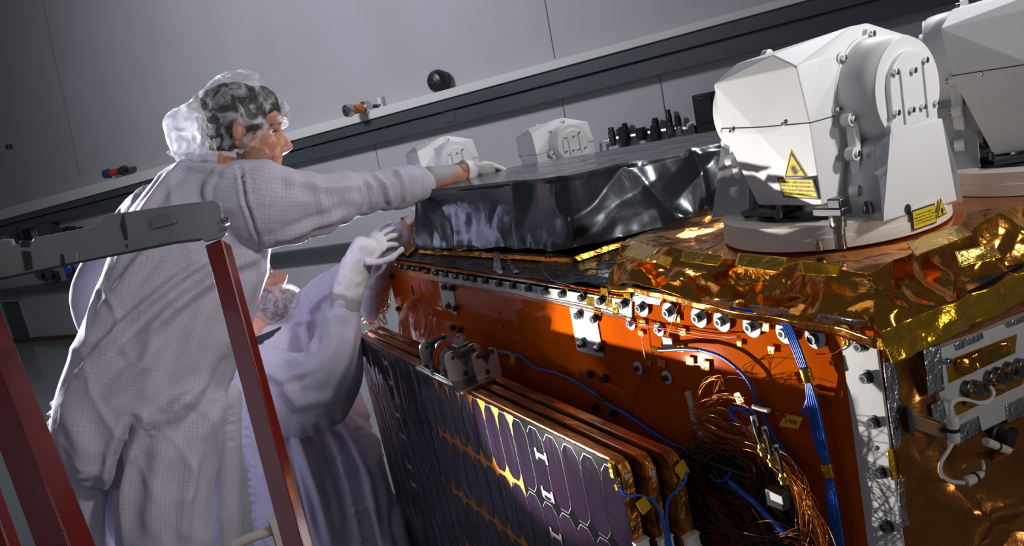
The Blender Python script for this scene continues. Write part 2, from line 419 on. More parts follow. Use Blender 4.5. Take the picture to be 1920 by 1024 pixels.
def amber_lamp():
    c = WL(662, 205, .26); t = thing('beacon_light', 'amber beacon between two silver round caps on the wall ledge', 'beacon light', c)
    a0 = WL(648, 208, .42); a1 = WL(684, 202, .20); ax = unit(a1-a0); L = np.linalg.norm(a1-a0)
    m1 = MB(); m1.lathe(a0, ax, [(-.01, .02), (0, .055), (.03, .062), (.06, .060), (.075, .04)], 28); m1.build('front_cap', 'steel', t)
    m1 = MB(); m1.lathe(a0-ax*.012, ax, [(-.004, .012), (.004, .020)], 16); m1.build('lens', 'black_plastic', t)
    m1 = MB(); m1.lathe(a0, ax, [(.07, .04), (.10, .047), (.13, .043), (.16, .047), (.19, .043), (L-.02, .046)], 24); m1.build('amber_body', 'amber', t)
    m1 = MB(); m1.lathe(a1, ax, [(-.03, .045), (-.02, .062), (.04, .064), (.06, .05)], 28); m1.build('rear_cap', 'steel', t)
    m1 = MB(); m1.cyl(a1+ax*.03, a1-n_*.17, .018); m1.build('bracket', 'dark_steel', t)
amber_lamp()
c = WL(832, 151, 0); t = thing('alarm_bell', 'round black alarm bell mounted on the wall above the rail', 'alarm bell', c)
mb = MB(); mb.lathe(c, n_, [(.0, .075), (.05, .075)], 24); mb.build('backplate', 'dark_steel', t)
mb = MB(); mb.lathe(c+n_*.05, n_, [(0, .10), (.03, .105), (.07, .098), (.10, .075), (.112, .03), (.115, .005)], 40); mb.build('gong', 'black_plastic', t)
mb = MB(); mb.lathe(c+n_*.163, n_, [(0, .016), (.008, .014)], 14)
for k in range(4): mb.box(c+n_*.158+(w_*math.cos(k*1.57)+Z_*math.sin(k*1.57))*.045, (.02, .004, .008), (w_, n_, Z_))
mb.build('center_screw', 'dark_steel', t)
c = WL(715, 192, .03); mb = MB(); mb.box(c, (.05, .05, .10), (w_, n_, Z_)); mb.m(1).box(c+n_*.028-Z_*.02, (.03, .006, .02), (w_, n_, Z_)); tag(mb.build('wall_sensor', ['rail_white', 'steel'], bevel=.006), 'small white sensor box on the wall right of the amber beacon', 'sensor')
# red and blue valve far left
c = WL(216, 323, .1); t = thing('wall_valve', 'small dark valve with red and blue fittings on the far left wall ledge', 'valve', c)
q0, q1 = WL(196, 327, .25), WL(238, 319, .12); ax = unit(q1-q0); L = np.linalg.norm(q1-q0)
mb = MB(); mb.lathe(q0, ax, [(0, .055), (.07, .06), (.075, .03)], 20); mb.build('blue_fitting', 'dark_blue', t)
mb = MB(); mb.lathe(q0+ax*.07, ax, [(0, .04), (L*.55, .045), (L*.56, .03)], 18); mb.build('red_fitting', 'deep_red', t)
mb = MB(); mb.lathe(q0+ax*L*.62, ax, [(0, .04), (L*.2, .062), (L*.36, .062)], 20); mb.cyl(q1, q1-n_*.12, .03); mb.build('body', 'dark_steel', t)
# gas manifold right of centre
def manifold():
    c = WL(1220, 240, .0); t = thing('gas_manifold', 'row of black valves and gauges on a pipe on the wall behind the black box', 'gas manifold', c)
    mb = MB(); mb.tube([WL(1128, 285, .06), WL(1126, 268, .06), WL(1150, 260, .06), WL(1210, 250, .06), WL(1262, 241, .06), WL(1310, 241, .06)], .014, 8, False); mb.build('pipe', 'steel', t)
    for x, y, hw, hh, m_ in [(1148, 256, .030, .075, 'dark_steel'), (1171, 256, .050, .08, 'black_plastic'), (1172, 240, .026, .04, 'black_rubber'), (1203, 251, .05, .05, 'black_plastic'), (1230, 252, .045, .075, 'black_plastic'), (1229, 231, .03, .04, 'black_rubber'), (1257, 244, .035, .06, 'dark_steel'), (1255, 226, .024, .085, 'black_plastic'), (1272, 229, .024, .05, 'black_rubber'), (1274, 246, .03, .04, 'steel'), (1300, 243, .05, .03, 'dark_steel')]:
        c = WL(x, y, .07); mb = MB(); mb.lathe(c-Z_*hh, Z_, [(0, hw*.75), (hh*.4, hw*.8), (hh*.5, hw), (hh*1.5, hw), (hh*1.6, hw*.8), (hh*2, hw*.8)], 12)
        mb.lathe(c+n_*hw*.8, n_, [(0, hw*.6), (.012, hw*.6)], 12); mb.build('valve', m_, t)
manifold()
c = WL(1327, 212, .1); mb = MB(); mb.box(c, (.17, .12, .30), (w_, n_, Z_)); mb.box(c+n_*.065+Z_*.03, (.13, .02, .2), (w_, n_, Z_)); tag(mb.build('wall_box', 'black_plastic', bevel=.01), 'tall black box on the wall left of the large white laser housing', 'box')
mb = MB(); c = WL(1300, 236, .03); mb.tube([WL(1283, 240, .03), WL(1300, 229, .03), WL(1307, 237, .03), WL(1306, 246, .03)], .012, 8); tag(mb.build('white_pipe', 'rail_white'), 'short bent white pipe on the wall beside the black wall box', 'pipe')
# devices far left
c = WL(91, 434, .10); mb = MB(); mb.box(c, (.30, .16, .26), (w_, n_, Z_)); mb.m(1).box(c+n_*.085+w_*.08-Z_*.07, (.07, .012, .05), (w_, n_, Z_)); tag(mb.build('control_box', ['rail_grey', 'deep_red'], bevel=.012), 'dark grey control box with a red mark on the left wall', 'control box')
t = thing('wall_switches', 'small cluster of black switches on the left wall beside the grey control box', 'switches', WL(132, 434, 0))
for x, y, s in [(125, 434, .10), (135, 433, .09), (148, 433, .08)]:
    mb = MB(); mb.box(WL(x, y, .05), (s, .1, s*1.3), (w_, n_, Z_)); mb.lathe(WL(x, y, .10), n_, [(0, .02), (.05, .02)], 10); mb.build('switch', 'black_plastic', t, bevel=.006)
t = thing('gauge_pair', 'pair of brassy gauges under the far shelf line behind the grey ladder top', 'gauges', WL(92, 512, 0))
for x in (84, 103):
    mb = MB(); c = WL(x, 512, .05); mb.lathe(c, n_, [(0, .04), (.07, .09), (.10, .09)], 16); mb.box(c-Z_*.05, (.06, .08, .14), (w_, n_, Z_)); mb.build('gauge', 'dark_steel', t)
t = thing('blue_valve', 'dark wall valve with a blue round handle behind the ladder top', 'valve', WL(131, 505, 0))
mb = MB(); mb.lathe(WL(131, 502, .1), n_, [(0, .07), (.03, .09), (.06, .07)], 18); mb.build('handle', 'blue_wire', t)
mb = MB(); mb.box(WL(131, 510, .05), (.08, .1, .2), (w_, n_, Z_)); mb.build('body', 'dark_steel', t)
mb = MB(); mb.box(WL(40, 459, .08), (.25, .15, .35), (w_, n_, Z_)); mb.box(WL(50, 452, .08), (.10, .12, .45), (w_, n_, Z_)); tag(mb.build('wall_panel', 'black_plastic', bevel=.01), 'black wall panel half hidden behind the left end of the ladder top', 'panel')
for i, (x, y, hw) in enumerate([(13, 276, .03), (20, 275, .03)]):
    mb = MB(); mb.box(WL(x, y, .01), (.05, .02, .07), (w_, n_, Z_)); mb.box(WL(x, y, .022), (.02, .01, .035), (w_, n_, Z_)); tag(mb.build('wall_stud', 'brown_rail', bevel=.004), 'small brownish stud high on the far left wall, %s of the pair' % ('left' if i == 0 else 'right'), 'stud')
def louvre(x0, x1, y0, y1, label):
    P = [WL(x0, y0, .012), WL(x1, y0-2, .012), WL(x1+14, y1-4, .012), WL(x0+15, y1, .012)]
    wd = abs((P[1]-P[0])@w_); ht = abs((P[3]-P[0])@Z_); c = sum(P)/4
    t = thing('louvre_vent', label, 'vent', c)
    mb = MB(); mb.box(c-n_*.008, (wd, .012, ht), (w_, n_, Z_)); mb.build('backing', 'rail_grey', t)
    mb = MB()
    for s in (-1, 1): mb.box(c+w_*s*wd/2, (.03, .04, ht+.03), (w_, n_, Z_)); mb.box(c+Z_*s*ht/2, (wd+.03, .04, .03), (w_, n_, Z_))
    mb.build('frame', 'wall_paint', t)
    mb = MB(); n = 20; tz = unit(Z_*.7+n_*.7)
    for i in range(n): mb.box(c+Z_*ht*((i+.5)/n-.5)+n_*.01, (wd-.03, .004, ht/n*.85), (w_, unit(np.cross(w_, tz)), tz))
    mb.build('slats', 'grey_metal', t, smooth=None)
louvre(-40, 2, 568, 641, 'leftmost louvred vent low on the far wall')
louvre(6, 42, 565, 637, 'second louvred vent on the far wall, right of the leftmost one')
louvre(160, 200, 548, 625, 'louvred vent on the far wall partly behind the standing man\'s elbow')

# ------------------------------------------------------------------ satellite body
bus = thing('satellite_body', 'satellite body with copper coloured side panel, white bolted strips and silver tape', 'satellite', (-.85, 0, .0))
mb = MB(); mb.prism([(-1.72, .012, .86), (-.004, .012, .86), (-.004, .012, 1.728), (-1.72, .012, 1.728)], (0, 1.2, 0)); mb.build('core_box', 'black_plastic', bus)
mb = MB(); mb.box((-1.30, .80, 1.735), (.75, .80, .012)); mb.build('rear_deck', 'black_plastic', bus, bevel=.002)
mb = MB(); mb.prism([(-1.70, 0, .9), (-.004, 0, .9), (-.004, 0, 1.736), (-1.70, 0, 1.719)], (0, .008, 0)); mb.build('side_panel', 'kapton', bus)
# edge strip, yellow film along the top of the panel
def fq(name, mat_, pts, th=.003, Y=0.0, parent=None, label=None, bev=.0006):
    P = [YP(x, y, Y) for x, y in pts]; mb = MB(); mb.prism([V(p[0], Y-th, p[2]) for p in P], (0, th, 0)); o = mb.build(name, mat_, parent or bus, bevel=bev)
    if label: o['label'] = label
    return o
fq('edge_tape', 'kapton_tape', [(740, 492), (820, 502), (1187, 558), (1187, 564), (820, 508), (738, 497)], .004, label='yellow film edge along the top of the side panel')
fq('mounting_strip', 'plate_white', [(820, 504), (1000, 527), (1187, 563), (1187, 597), (1060, 571), (1010, 560), (960, 549), (822, 527)], .003, Y=-.001, label='white bolted strip along the top')
fq('mounting_strip', 'kapton_clear', [(765, 494), (820, 503), (822, 527), (795, 523), (768, 517)], .003, Y=-.001, label='film covered end of the bolted strip')
fq('mounting_tab', 'plate_white', [(823, 526), (849, 530), (858, 590), (833, 578)], .003, label='upper left white tab hanging from the strip')
fq('mounting_tab', 'plate_white', [(1069, 571), (1118, 582), (1134, 670), (1084, 656)], .003, label='wide white tab below the middle of the strip')
fq('corner_strip', 'plate_white', [(1579, 627), (1646, 640), (1702, 1060), (1636, 1060)], .004, label='white bolted strip down the near corner')
fq('corner_film', 'kapton_tape', [(1640, 608), (1654, 625), (1660, 655), (1646, 655)], .003, Y=-.005)
fq('corner_film', 'kapton_tape', [(1576, 625), (1592, 629), (1592, 650), (1580, 646)], .002, Y=-.004)
fq('corner_film', 'kapton_tape', [(1664, 842), (1675, 842), (1684, 900), (1672, 900)], .002, Y=-.005)
fq('hole', 'black_hole', [(1642, 835), (1647, 837), (1648, 843), (1644, 845), (1640, 841)], .0012, Y=-.004)
# film squares
for x, y, s in [(1107, 565, 9), (1133, 548, 8), (1140, 567, 9), (1120, 585, 8), (1155, 583, 7), (1158, 573, 6), (1060, 544, 6), (906, 545, 3), (867, 533, 3), (817, 521, 5), (812, 507, 4), (931, 590, 3), (938, 612, 3), (1202, 624, 6), (1205, 606, 7), (1176, 553, 8), (1029, 549, 4), (1275, 650, 10), (1322, 685, 11), (1294, 677, 9), (1240, 680, 9), (1387, 645, 6), (1268, 595, 9), (1280, 622, 8), (1436, 614, 9), (1447, 657, 8), (1216, 682, 6), (1560, 680, 6)]:
    a = random.uniform(-.2, .3)
    fq('film_square', 'kapton_tape' if y < 600 or x < 1000 else 'kapton_clear', [(x-s*.8, y-s*(1-a)), (x+s*.8, y-s*(1-a)+2), (x+s*.9, y+s+a*4), (x-s*.7, y+s-2)], .0015, Y=-.0038)
# bolts
def bolt_meshes():
    mb = MB(); mb.lathe((0, 0, 0), (0, -1, 0), [(.0, .0105), (.0022, .0105), (.0024, .0072), (.0028, .0076), (.0115, .0076), (.0122, .0070), (.0122, .0042), (.0075, .0040)], 20)
    a = mb.mesh('bolt', ['bolt_steel'], (0, 0, 0), 35)
    mb = MB(); mb.lathe((0, 0, 0), (0, -1, 0), [(0, .0135), (.0022, .0135)], 24); w = mb.mesh('washer', ['plate_white'], (0, 0, 0), 35)
    mb = MB(); mb.lathe((0, -.0118, 0), (0, -1, 0), [(-.004, .0041), (.0004, .0041)], 6); h = mb.mesh('socket', ['black_hole'], (0, 0, 0), 35)
    return a, w, h
BM, WM, HM = bolt_meshes()
def put(name, me, loc, parent, scale=1.0, rot=None):
    o = bpy.data.objects.new(name, me); col.objects.link(o); o.parent = parent; o.location = tuple(np.asarray(loc)-wloc(parent)); o.scale = (scale,)*3
    if rot: o.rotation_euler = rot
    return o
def bolt(x, y, s=1.0, washer=False, Y=-.004):
    p = YP(x, y, Y-.006*s)+V(0, .006*s, 0)
    b = put('bolt', BM, p, bus, s); h = bpy.data.objects.new('socket', HM); col.objects.link(h); h.parent = b
    if washer: w = bpy.data.objects.new('washer', WM); col.objects.link(w); w.parent = b; w.scale = (1.25,)*3; w['label'] = 'white oval washer'
SM = [(742, 497), (750, 500), (762, 502), (775, 504), (784, 505), (799, 509), (816, 512), (834, 515), (853, 518), (873, 521), (887, 524), (909, 527), (934, 532), (960, 536), (989, 541), (1020, 547), (1053, 552), (1090, 559), (1125, 565), (1167, 572), (832, 539), (845, 541), (839, 575), (852, 579), (847, 615), (860, 619), (1083, 592), (1113, 599), (1089, 645), (1121, 653), (1102, 702), (1132, 711), (732, 518), (746, 579)]
for x, y in SM: bolt(x, y, .95)
for x, y in [(1200, 578), (1252, 587), (1307, 597), (1350, 604), (1406, 614), (1469, 625)]: bolt(x, y, 1.0, True)
for x, y in [(1525, 635)]: bolt(x, y, .95, True)
for x, y in [(1180, 608), (1233, 619), (1194, 691), (1248, 709)]: bolt(x, y, .72, True, Y=-.002)
for x, y in [(1611, 650), (1622, 709), (1635, 794), (1648, 888), (1661, 989)]: bolt(x, y, .86)
for x, y in [(1115, 765), (1148, 775)]: bolt(x, y, .8)
# silver tape
CT = Crumple(V(-1.8, -.1, 1.0), V(.3, .4, 1.9), 900, .0022, .05, 4)
def tape(pts, name='silver_tape', mat_='silver_foil', fix='Y', val=-.0065, parent=None, n=14, amp=1.0, label=None):
    f = YP if fix == 'Y' else XP
    P = [f(x, y, val) for x, y in pts]
    def fn(Q): return CT(Q)*amp+vnoise(Q, 60)*.0009*amp
    o = sheet([patch(P, n, n)], fn, name, mat_, parent or bus, 60, thick=.0008)
    if label: o['label'] = label
    return o
for q in [[(1192, 541), (1249, 546), (1239, 573), (1182, 565)], [(1314, 560), (1377, 567), (1366, 590), (1308, 582)], [(1407, 571), (1477, 582), (1465, 603), (1401, 596)], [(1534, 588), (1623, 602), (1605, 627), (1521, 617)]]:
    tape(q, label='silver tape on the top edge')
tape([(1656, 676), (1678, 674), (1699, 841), (1678, 846)], fix='X', val=.006, label='long silver tape down the corner edge')
tape([(1684, 898), (1706, 896), (1717, 985), (1690, 990)], fix='X', val=.006, label='short silver tape low on the corner edge')
tape([(1500, 588), (1522, 594), (1520, 610), (1490, 600)], mat_='kapton_tape', val=-.004, name='edge_film')

# black foil covering the top between the side panel and the black box
CB = Crumple(V(-1.75, -.05, 1.65), V(.1, .5, 1.9), 420, .010, .09, 9)
def bf(P): k = np.where((P[:, 0] < -.75) & (P[:, 1] > .04), .25, 1.0); return (CB(P)*.7+vnoise(P, 22, 3)*.004)*k
o = sheet([patch([(-1.70, .0, 1.722), (-.50, .0, 1.737), (-.50, .06, 1.742), (-1.66, .05, 1.728)], 180, 16), patch([(-1.66, .05, 1.728), (-.50, .06, 1.742), (-.45, .60, 1.740), (-1.66, .60, 1.728)], 120, 30)], bf, 'top_black_foil', 'black_film', bus, 30)
# end face foil
CE = Crumple(V(-.02, -.02, .9), V(.05, 1.1, 1.75), 420, .017, .20, 12)
CE2 = Crumple(V(-.02, -.02, 1.2), V(.05, .6, 1.75), 700, .008, .08, 14)
def ef(P):
    w = np.clip((P[:, 1]-.0)/.06, 0, 1); g = np.clip((1.70-P[:, 2])/.05, 0, 1); pl = 1-.97*np.exp(-(((P[:, 1]-.23)/.20)**6+((P[:, 2]-1.60)/.105)**6))
    return (np.abs(CE(P)*1.2)+np.abs(CE2(P))+np.abs(vnoise(P*V(1, 1, .3), 14, 2))*.010+vnoise(P, 30, 5)*.002)*w*pl*(.25+.75*g)+.002*w
o = sheet([patch([(.0, 0, .9), (.012, 1.2, .9), (.012, 1.2, 1.73), (.0, 0, 1.735)], 150, 110)], lambda P: ef(P), 'end_foil', 'brown_foil', bus, 30); o['label'] = 'brown crumpled foil on the end face'
# support stand below the frame
sd = thing('support_stand', 'dark steel stand that carries the satellite', 'stand', (-.86, .6, 0))
mb = MB(); mb.box((-.86, .6, .799), (1.5, 1.0, .10)); mb.build('platform', 'stand_paint', sd, bevel=.01)
for i in (-1, 1):
    for j in (-1, 1): mb = MB(); mb.box((-.86+i*.65, .6+j*.42, .375), (.1, .1, .75)); mb.build('leg', 'stand_paint', sd, bevel=.008)
struct_gap = MB(); struct_gap.box((-.86, .6, .853), (1.0, .8, .006)); struct_gap.build('pad', 'black_rubber', sd)

# ------------------------------------------------------------------ gold deck blanket
gb = thing('gold_foil_blanket', 'crumpled gold foil blanket covering the near deck under the large white laser housings', 'foil blanket', (-.3, .3, 1.74))
CG = Crumple(V(-.62, -.05, 1.68), V(.05, 1.2, 1.83), 170, .020, .16, 21)
CG2 = Crumple(V(-.62, -.05, 1.68), V(.05, .75, 1.83), 900, .0085, .075, 22)
RC = (-.262, .262)
def gf(P):
    side = np.clip((1.802-P[:, 2])/.03, 0.18, 1)
    rr = np.hypot(P[:, 0]-RC[0], P[:, 1]-RC[1]); flat = np.clip((rr-.17)/.05, 0, 1)
    rr2 = np.hypot(P[:, 0]+.15, P[:, 1]-.63); flat = flat*np.clip((rr2-.19)/.05, 0, 1)
    h = CG(P)*(.30+.45*side)+CG2(P)*(.35+.95*side)+vnoise(P, 12, 4)*.006*side+vnoise(P, 40, 5)*.0015
    return h*np.where(P[:, 2] > 1.795, flat, 1)-.002
zt = 1.798
pf = [(-.615, .085, zt), (-.045, .052, zt), (-.03, .40, zt-.004), (-.02, 1.15, zt)]
fl_ = [(-.545, -.008, 1.748), (.012, -.014, 1.737)]
o = sheet([
    patch([(-.615, .085, zt), (-.045, .052, zt), (-.04, .60, zt), (-.72, .60, zt)], 240, 150),
    patch([(-.72, .60, zt), (-.04, .60, zt), (-.04, 1.2, zt), (-.72, 1.2, zt)], 60, 50),
    patch([(-.545, -.008, 1.748), (.012, -.014, 1.737), (-.045, .052, zt), (-.615, .085, zt)], 240, 40),
    patch([(.012, -.014, 1.737), (.016, .60, 1.715), (-.04, .60, zt), (-.045, .052, zt)], 150, 30),
    patch([(.016, .60, 1.715), (.014, 1.2, 1.722), (-.04, 1.2, zt), (-.04, .60, zt)], 50, 22),
    patch([(-.545, -.008, 1.748), (-.615, .085, zt), (-.635, .087, 1.76), (-.565, .0, 1.745)], 16, 8)],
    gf, 'foil_sheet', 'gold_foil', gb, 28, weld=.0014)
# hanging fold bands
o = sheet([patch([(-.545, -.012, 1.750), (.012, -.018, 1.739), (.010, -.014, 1.722), (-.540, -.010, 1.738)], 100, 4)], lambda P: CG2(P)*.5, 'front_hem', 'gold_foil', gb, 28)
o = sheet([patch([(.018, -.014, 1.742), (.022, .58, 1.728), (.022, .58, 1.685), (.019, -.010, 1.698)], 220, 20)], lambda P: CG2(P)*.9+CT(P)*3.2+vnoise(P, 50, 3)*.0030+.004, 'end_tape_band', 'kapton_tape', gb, 28, flip=False); o['label'] = 'yellow tape band around the end edge'
def deck_tape(q, zs=(1.806, 1.806, 1.79, 1.79)):
    P = [ZP(x, y, z) for (x, y), z in zip(q, zs)]
    o = sheet([patch(P, 16, 10)], lambda Q: CT(Q)*1.2+vnoise(Q, 70, 3)*.0010, 'yellow_tape', 'kapton_tape', gb, 40, thick=.0008); o['label'] = 'piece of yellow tape on the blanket fold'
deck_tape([(1186, 452), (1236, 466), (1212, 492), (1164, 478)], (1.812, 1.812, 1.80, 1.80))
deck_tape([(1280, 468), (1356, 478), (1346, 498), (1274, 488)], (1.807, 1.807, 1.795, 1.795))
deck_tape([(1385, 474), (1476, 483), (1464, 511), (1378, 498)], (1.807, 1.807, 1.793, 1.793))
deck_tape([(1500, 488), (1580, 497), (1572, 518), (1506, 514)], (1.808, 1.808, 1.793, 1.793))
deck_tape([(1240, 478), (1262, 482), (1254, 502), (1230, 492)], (1.806, 1.806, 1.79, 1.79))
deck_tape([(1700, 455), (1800, 420), (1824, 440), (1716, 480)], (1.81, 1.81, 1.807, 1.807))
deck_tape([(1790, 470), (1862, 455), (1880, 480), (1800, 500)], (1.81, 1.81, 1.80, 1.80))

# ------------------------------------------------------------------ black foil box
bb = thing('foil_wrapped_box', 'angular instrument box wrapped in shiny black foil on the satellite top', 'instrument box', (-1.2, .35, 1.755))
Bt = [V(-1.552, .052, 1.752), V(-.884, .150, 1.752), V(-.735, .500, 1.752), V(-.98, .80, 1.752), V(-1.49, .42, 1.752)]
Tt = [V(-1.512, .075, 1.915), V(-.925, .205, 1.915), V(-.775, .560, 1.915), V(-1.02, .80, 1.915), V(-1.485, .405, 1.915)]
CK = Crumple(V(-1.6, 0, 1.74), V(-.7, .85, 1.93), 50, .0085, .13, 31)
CK2 = Crumple(V(-1.6, 0, 1.74), V(-.7, .85, 1.93), 130, .0035, .05, 33)
def kf(P):
    q = vnoise(P*V(1, 1, .45), 9, 7); ridge = (1-np.abs(q)*2.0)
    top = np.where(P[:, 2] > 1.905, .25, 1.0)
    hem = np.clip((1.80-P[:, 2])/.04, 0, 1)
    sag = vnoise(P*V(1, 1, .35), 26, 9)*.006*(.35+hem)
    return (CK(P)*1.3+CK2(P)*(.35+hem)+np.maximum(ridge, 0)**2*.0075+sag+vnoise(P, 5, 2)*.009)*top-.002
pts = []
for i, (nu) in enumerate((110, 70, 50, 60, 50)):
    j = (i+1) % 5; pts.append(patch([Bt[i], Bt[j], Tt[j], Tt[i]], nu, 36))
# top as fan of grids
ct = sum(Tt)/5
for i, nu in enumerate((110, 70, 50, 60, 50)):
    j = (i+1) % 5; pts.append(patch([Tt[i], Tt[j], ct+(Tt[j]-ct)*.02, ct+(Tt[i]-ct)*.02], nu, 24))
for i, nu in enumerate((110, 70, 50, 60, 50)):
    j = (i+1) % 5; cb = sum(Bt)/5; pts.append(patch([Bt[j], Bt[i], cb+(Bt[i]-cb)*.02, cb+(Bt[j]-cb)*.02], nu, 2))
o = sheet(pts, kf, 'foil_wrap', 'black_foil', bb, 60, weld=.0012, thick=0)
# gold edged base plate below it
sk = [ZP(742, 452, 1.746), ZP(775, 468, 1.746), ZP(1075, 485, 1.746), ZP(1166, 454, 1.746), V(-.70, .55, 1.746), V(-1.45, .48, 1.746)]
mb = MB(); mb.prism(sk, (0, 0, -.009)); o = mb.build('base_plate', 'gold_foil', bb, bevel=.001); o['label'] = 'gold edged base plate'
def line_tape(pa, pb, wdt, drop, name, mat_, parent, n=40):
    pa, pb = np.asarray(pa, float), np.asarray(pb, float); d = unit(pb-pa); out = unit(np.cross(d, Z_)); 
    if out@(C0-pa) < 0: out = -out
    o = sheet([patch([pa-out*.0, pb-out*.0, pb+out*wdt-Z_*drop, pa+out*wdt-Z_*drop], n, 8)], lambda Q: CT(Q)*1.3+vnoise(Q, 45, 4)*.0018, name, mat_, parent, 40, thick=.0006)
    return o
line_tape(sk[2]+Z_*.004, sk[3]+Z_*.004, .016, .010, 'hem_tape', 'kapton_tape', bb)
line_tape(sk[0]+V(-.01, .02, .012), sk[1]+V(.02, .0, .010), .03, .02, 'hem_tape', 'kapton_tape', bb, 14)
line_tape(sk[1]+Z_*.0015, sk[2]+Z_*.0015, .006, .010, 'hem_foil', 'gold_foil', bb, 90)
def strap(x0, x1, y0, y1, dY=0, w=.0):
    P = [YP(x0, y0, .075), YP(x1, y0+1, .08), YP(x1+w+4, y1, .012), YP(x0+w-2, y1, .012)]
    o = sheet([patch(P, 8, 14)], lambda Q: CT(Q)*1.5+vnoise(Q, 50, 3)*.002, 'silver_strap', 'silver_foil', bb, 50, thick=.0008)
strap(925, 936, 470, 512, w=2); strap(925, 946, 490, 514, w=0); strap(806, 812, 468, 492); strap(951, 956, 486, 511, w=14)

# ------------------------------------------------------------------ solar array (three folded wings)
sa = thing('solar_array', 'folded solar array with three thin panels and dark cells hanging in front of the satellite', 'solar array', (-1.0, -.14, 1.0))
L0, L1 = V(-1.700, -.150, 0), V(-.352, -.187, 0)
ux = unit(L1-L0); uy = V(-ux[1], ux[0], 0); LEN = np.linalg.norm(L1-L0)
def AP(s, d, z): return L0+ux*s+uy*d+Z_*z
ZT, ZB = 1.523, .55
for i, (d0, d1, e) in enumerate([(0, .023, 0), (.033, .054, .022), (.064, .087, .048)]):
    mb = MB(); s1 = LEN+e; ch = .020
    prof = [(0, ZB), (s1, ZB), (s1, ZT-ch), (s1-ch*.35, ZT-ch*.3), (s1-ch, ZT), (0, ZT)]
    mb.prism([AP(s, d0, z) for s, z in prof], uy*(d1-d0))
    o = mb.build('array_panel', 'array_edge', sa, bevel=.0016); o['label'] = ['front panel with cells', 'middle panel', 'rear panel next to the satellite'][i]
    # bright trim along its edges, white clamps at the end
    mb = MB(); mb.box(AP(s1/2, d0+.0015, ZT+.0008), (s1-.05, .003, .0016), (ux, uy, Z_)); mb.build('edge_trim', 'array_trim', sa, smooth=None)
    for sz in (ZT-.016, ZT-.034):
        mb = MB(); mb.box(AP(s1+.0015, (d0+d1)/2, sz-.01), (.003, .012, .008), (ux, uy, Z_)); 
        if sz > ZT-.02: mb.build('end_clip', 'plate_white', sa, bevel=.001)
    mb = MB(); P0 = AP(s1+.004, (d0+d1)/2, ZT-.15); mb.box(P0, (.010, .026, .020), (ux, uy, Z_)); mb.m(0).box(P0+Z_*.0115, (.014, .028, .003), (ux, uy, Z_)); mb.box(P0-Z_*.0115, (.014, .028, .003), (ux, uy, Z_))
    o = mb.build('end_bracket', 'cream_paint', sa, bevel=.001); o['label'] = 'cream bracket on the panel end'
mb = MB()
for d in (.028, .059): mb.box(AP(LEN/2, d, 1.0), (LEN-.03, .006, 1.0), (ux, uy, Z_))
mb.build('spacer', 'black_rubber', sa, smooth=None)
# cells
def cell_poly(s, z, w, h, ct, cb, n=3):     # long cell with cut corners
    P = [(s-w/2+ct[0]*w, z+h/2), (s+w/2-ct[1]*w, z+h/2), (s+w/2-.06*w, z+h/2-ct[1]*h*.35), (s+w/2, z+h/2-ct[1]*h*.75), (s+w/2, z-h/2+cb*h*.75), (s+w/2-.06*w, z-h/2+cb*h*.35), (s+w/2-cb*w, z-h/2), (s-w/2+cb*w, z-h/2), (s-w/2+.06*w, z-h/2+cb*h*.35), (s-w/2, z-h/2+cb*h*.75), (s-w/2, z+h/2-ct[0]*h*.75), (s-w/2+.06*w, z+h/2-ct[0]*h*.35)]
    return P
kb = MB(); kb.m(0); eb = MB(); ob = MB(); GAPS = []
kb.box(AP(LEN/2, -.0012, (ZT+ZB)/2), (LEN-.004, .0012, ZT-ZB-.006), (ux, uy, Z_))
pitch = .0612; rowh = .158
ncol = 22
for c in range(ncol):
    s = .036+c*pitch
    Xc = AP(s, 0, 0)[0]
    for r in range(6):
        ztop = ZT-.008-r*rowh
        if ztop-rowh < ZB: continue
        mid = -1.13 < Xc < -.70
        z = ztop-rowh/2; cut = (.30, .30)
        kk = kb
        if abs(Xc+.635) < .03: 
            for q in (0, 1): pass
        o1 = cell_poly(s, z, pitch-.0035, rowh-.006, cut, .28); o2 = cell_poly(s, z, pitch-.0055, rowh-.009, cut, .28)
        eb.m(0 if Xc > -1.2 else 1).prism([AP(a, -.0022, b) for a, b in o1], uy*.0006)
        ob.prism([AP(a, -.0030, b) for a, b in o2], uy*.0010)
        if mid:      # copper diamonds where the cut corners meet
            zc = z-rowh/2
            tb = MB(); GAPS.append(tb); tb.prism([AP(a, -.0026, b) for a, b in [(s-pitch*.5, zc-.012+(.012)), (s-pitch*.5, zc+.028), (s-pitch*.38, zc+.012), (s-pitch*.22, zc+.004), (s+pitch*.22, zc+.004), (s+pitch*.38, zc+.012), (s+pitch*.5, zc+.028), (s+pitch*.5, zc-.024), (s+pitch*.38, zc-.010), (s+pitch*.22, zc-.004), (s-pitch*.22, zc-.004), (s-pitch*.38, zc-.010), (s-pitch*.5, zc-.024)]], uy*.0010)
            if r == 0:
                zz = z+rowh/2; tb = MB(); GAPS.append(tb); tb.prism([AP(a, -.0026, b) for a, b in [(s+pitch*.20, zz), (s+pitch*.80, zz), (s+pitch*.5, zz-.048)]], uy*.0010)
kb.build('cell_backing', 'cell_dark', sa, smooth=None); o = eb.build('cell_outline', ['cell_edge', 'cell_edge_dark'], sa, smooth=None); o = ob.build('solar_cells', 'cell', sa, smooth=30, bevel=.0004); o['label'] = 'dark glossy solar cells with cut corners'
for tb in GAPS: tb.build('copper_gap', 'copper_gap', sa, smooth=None)
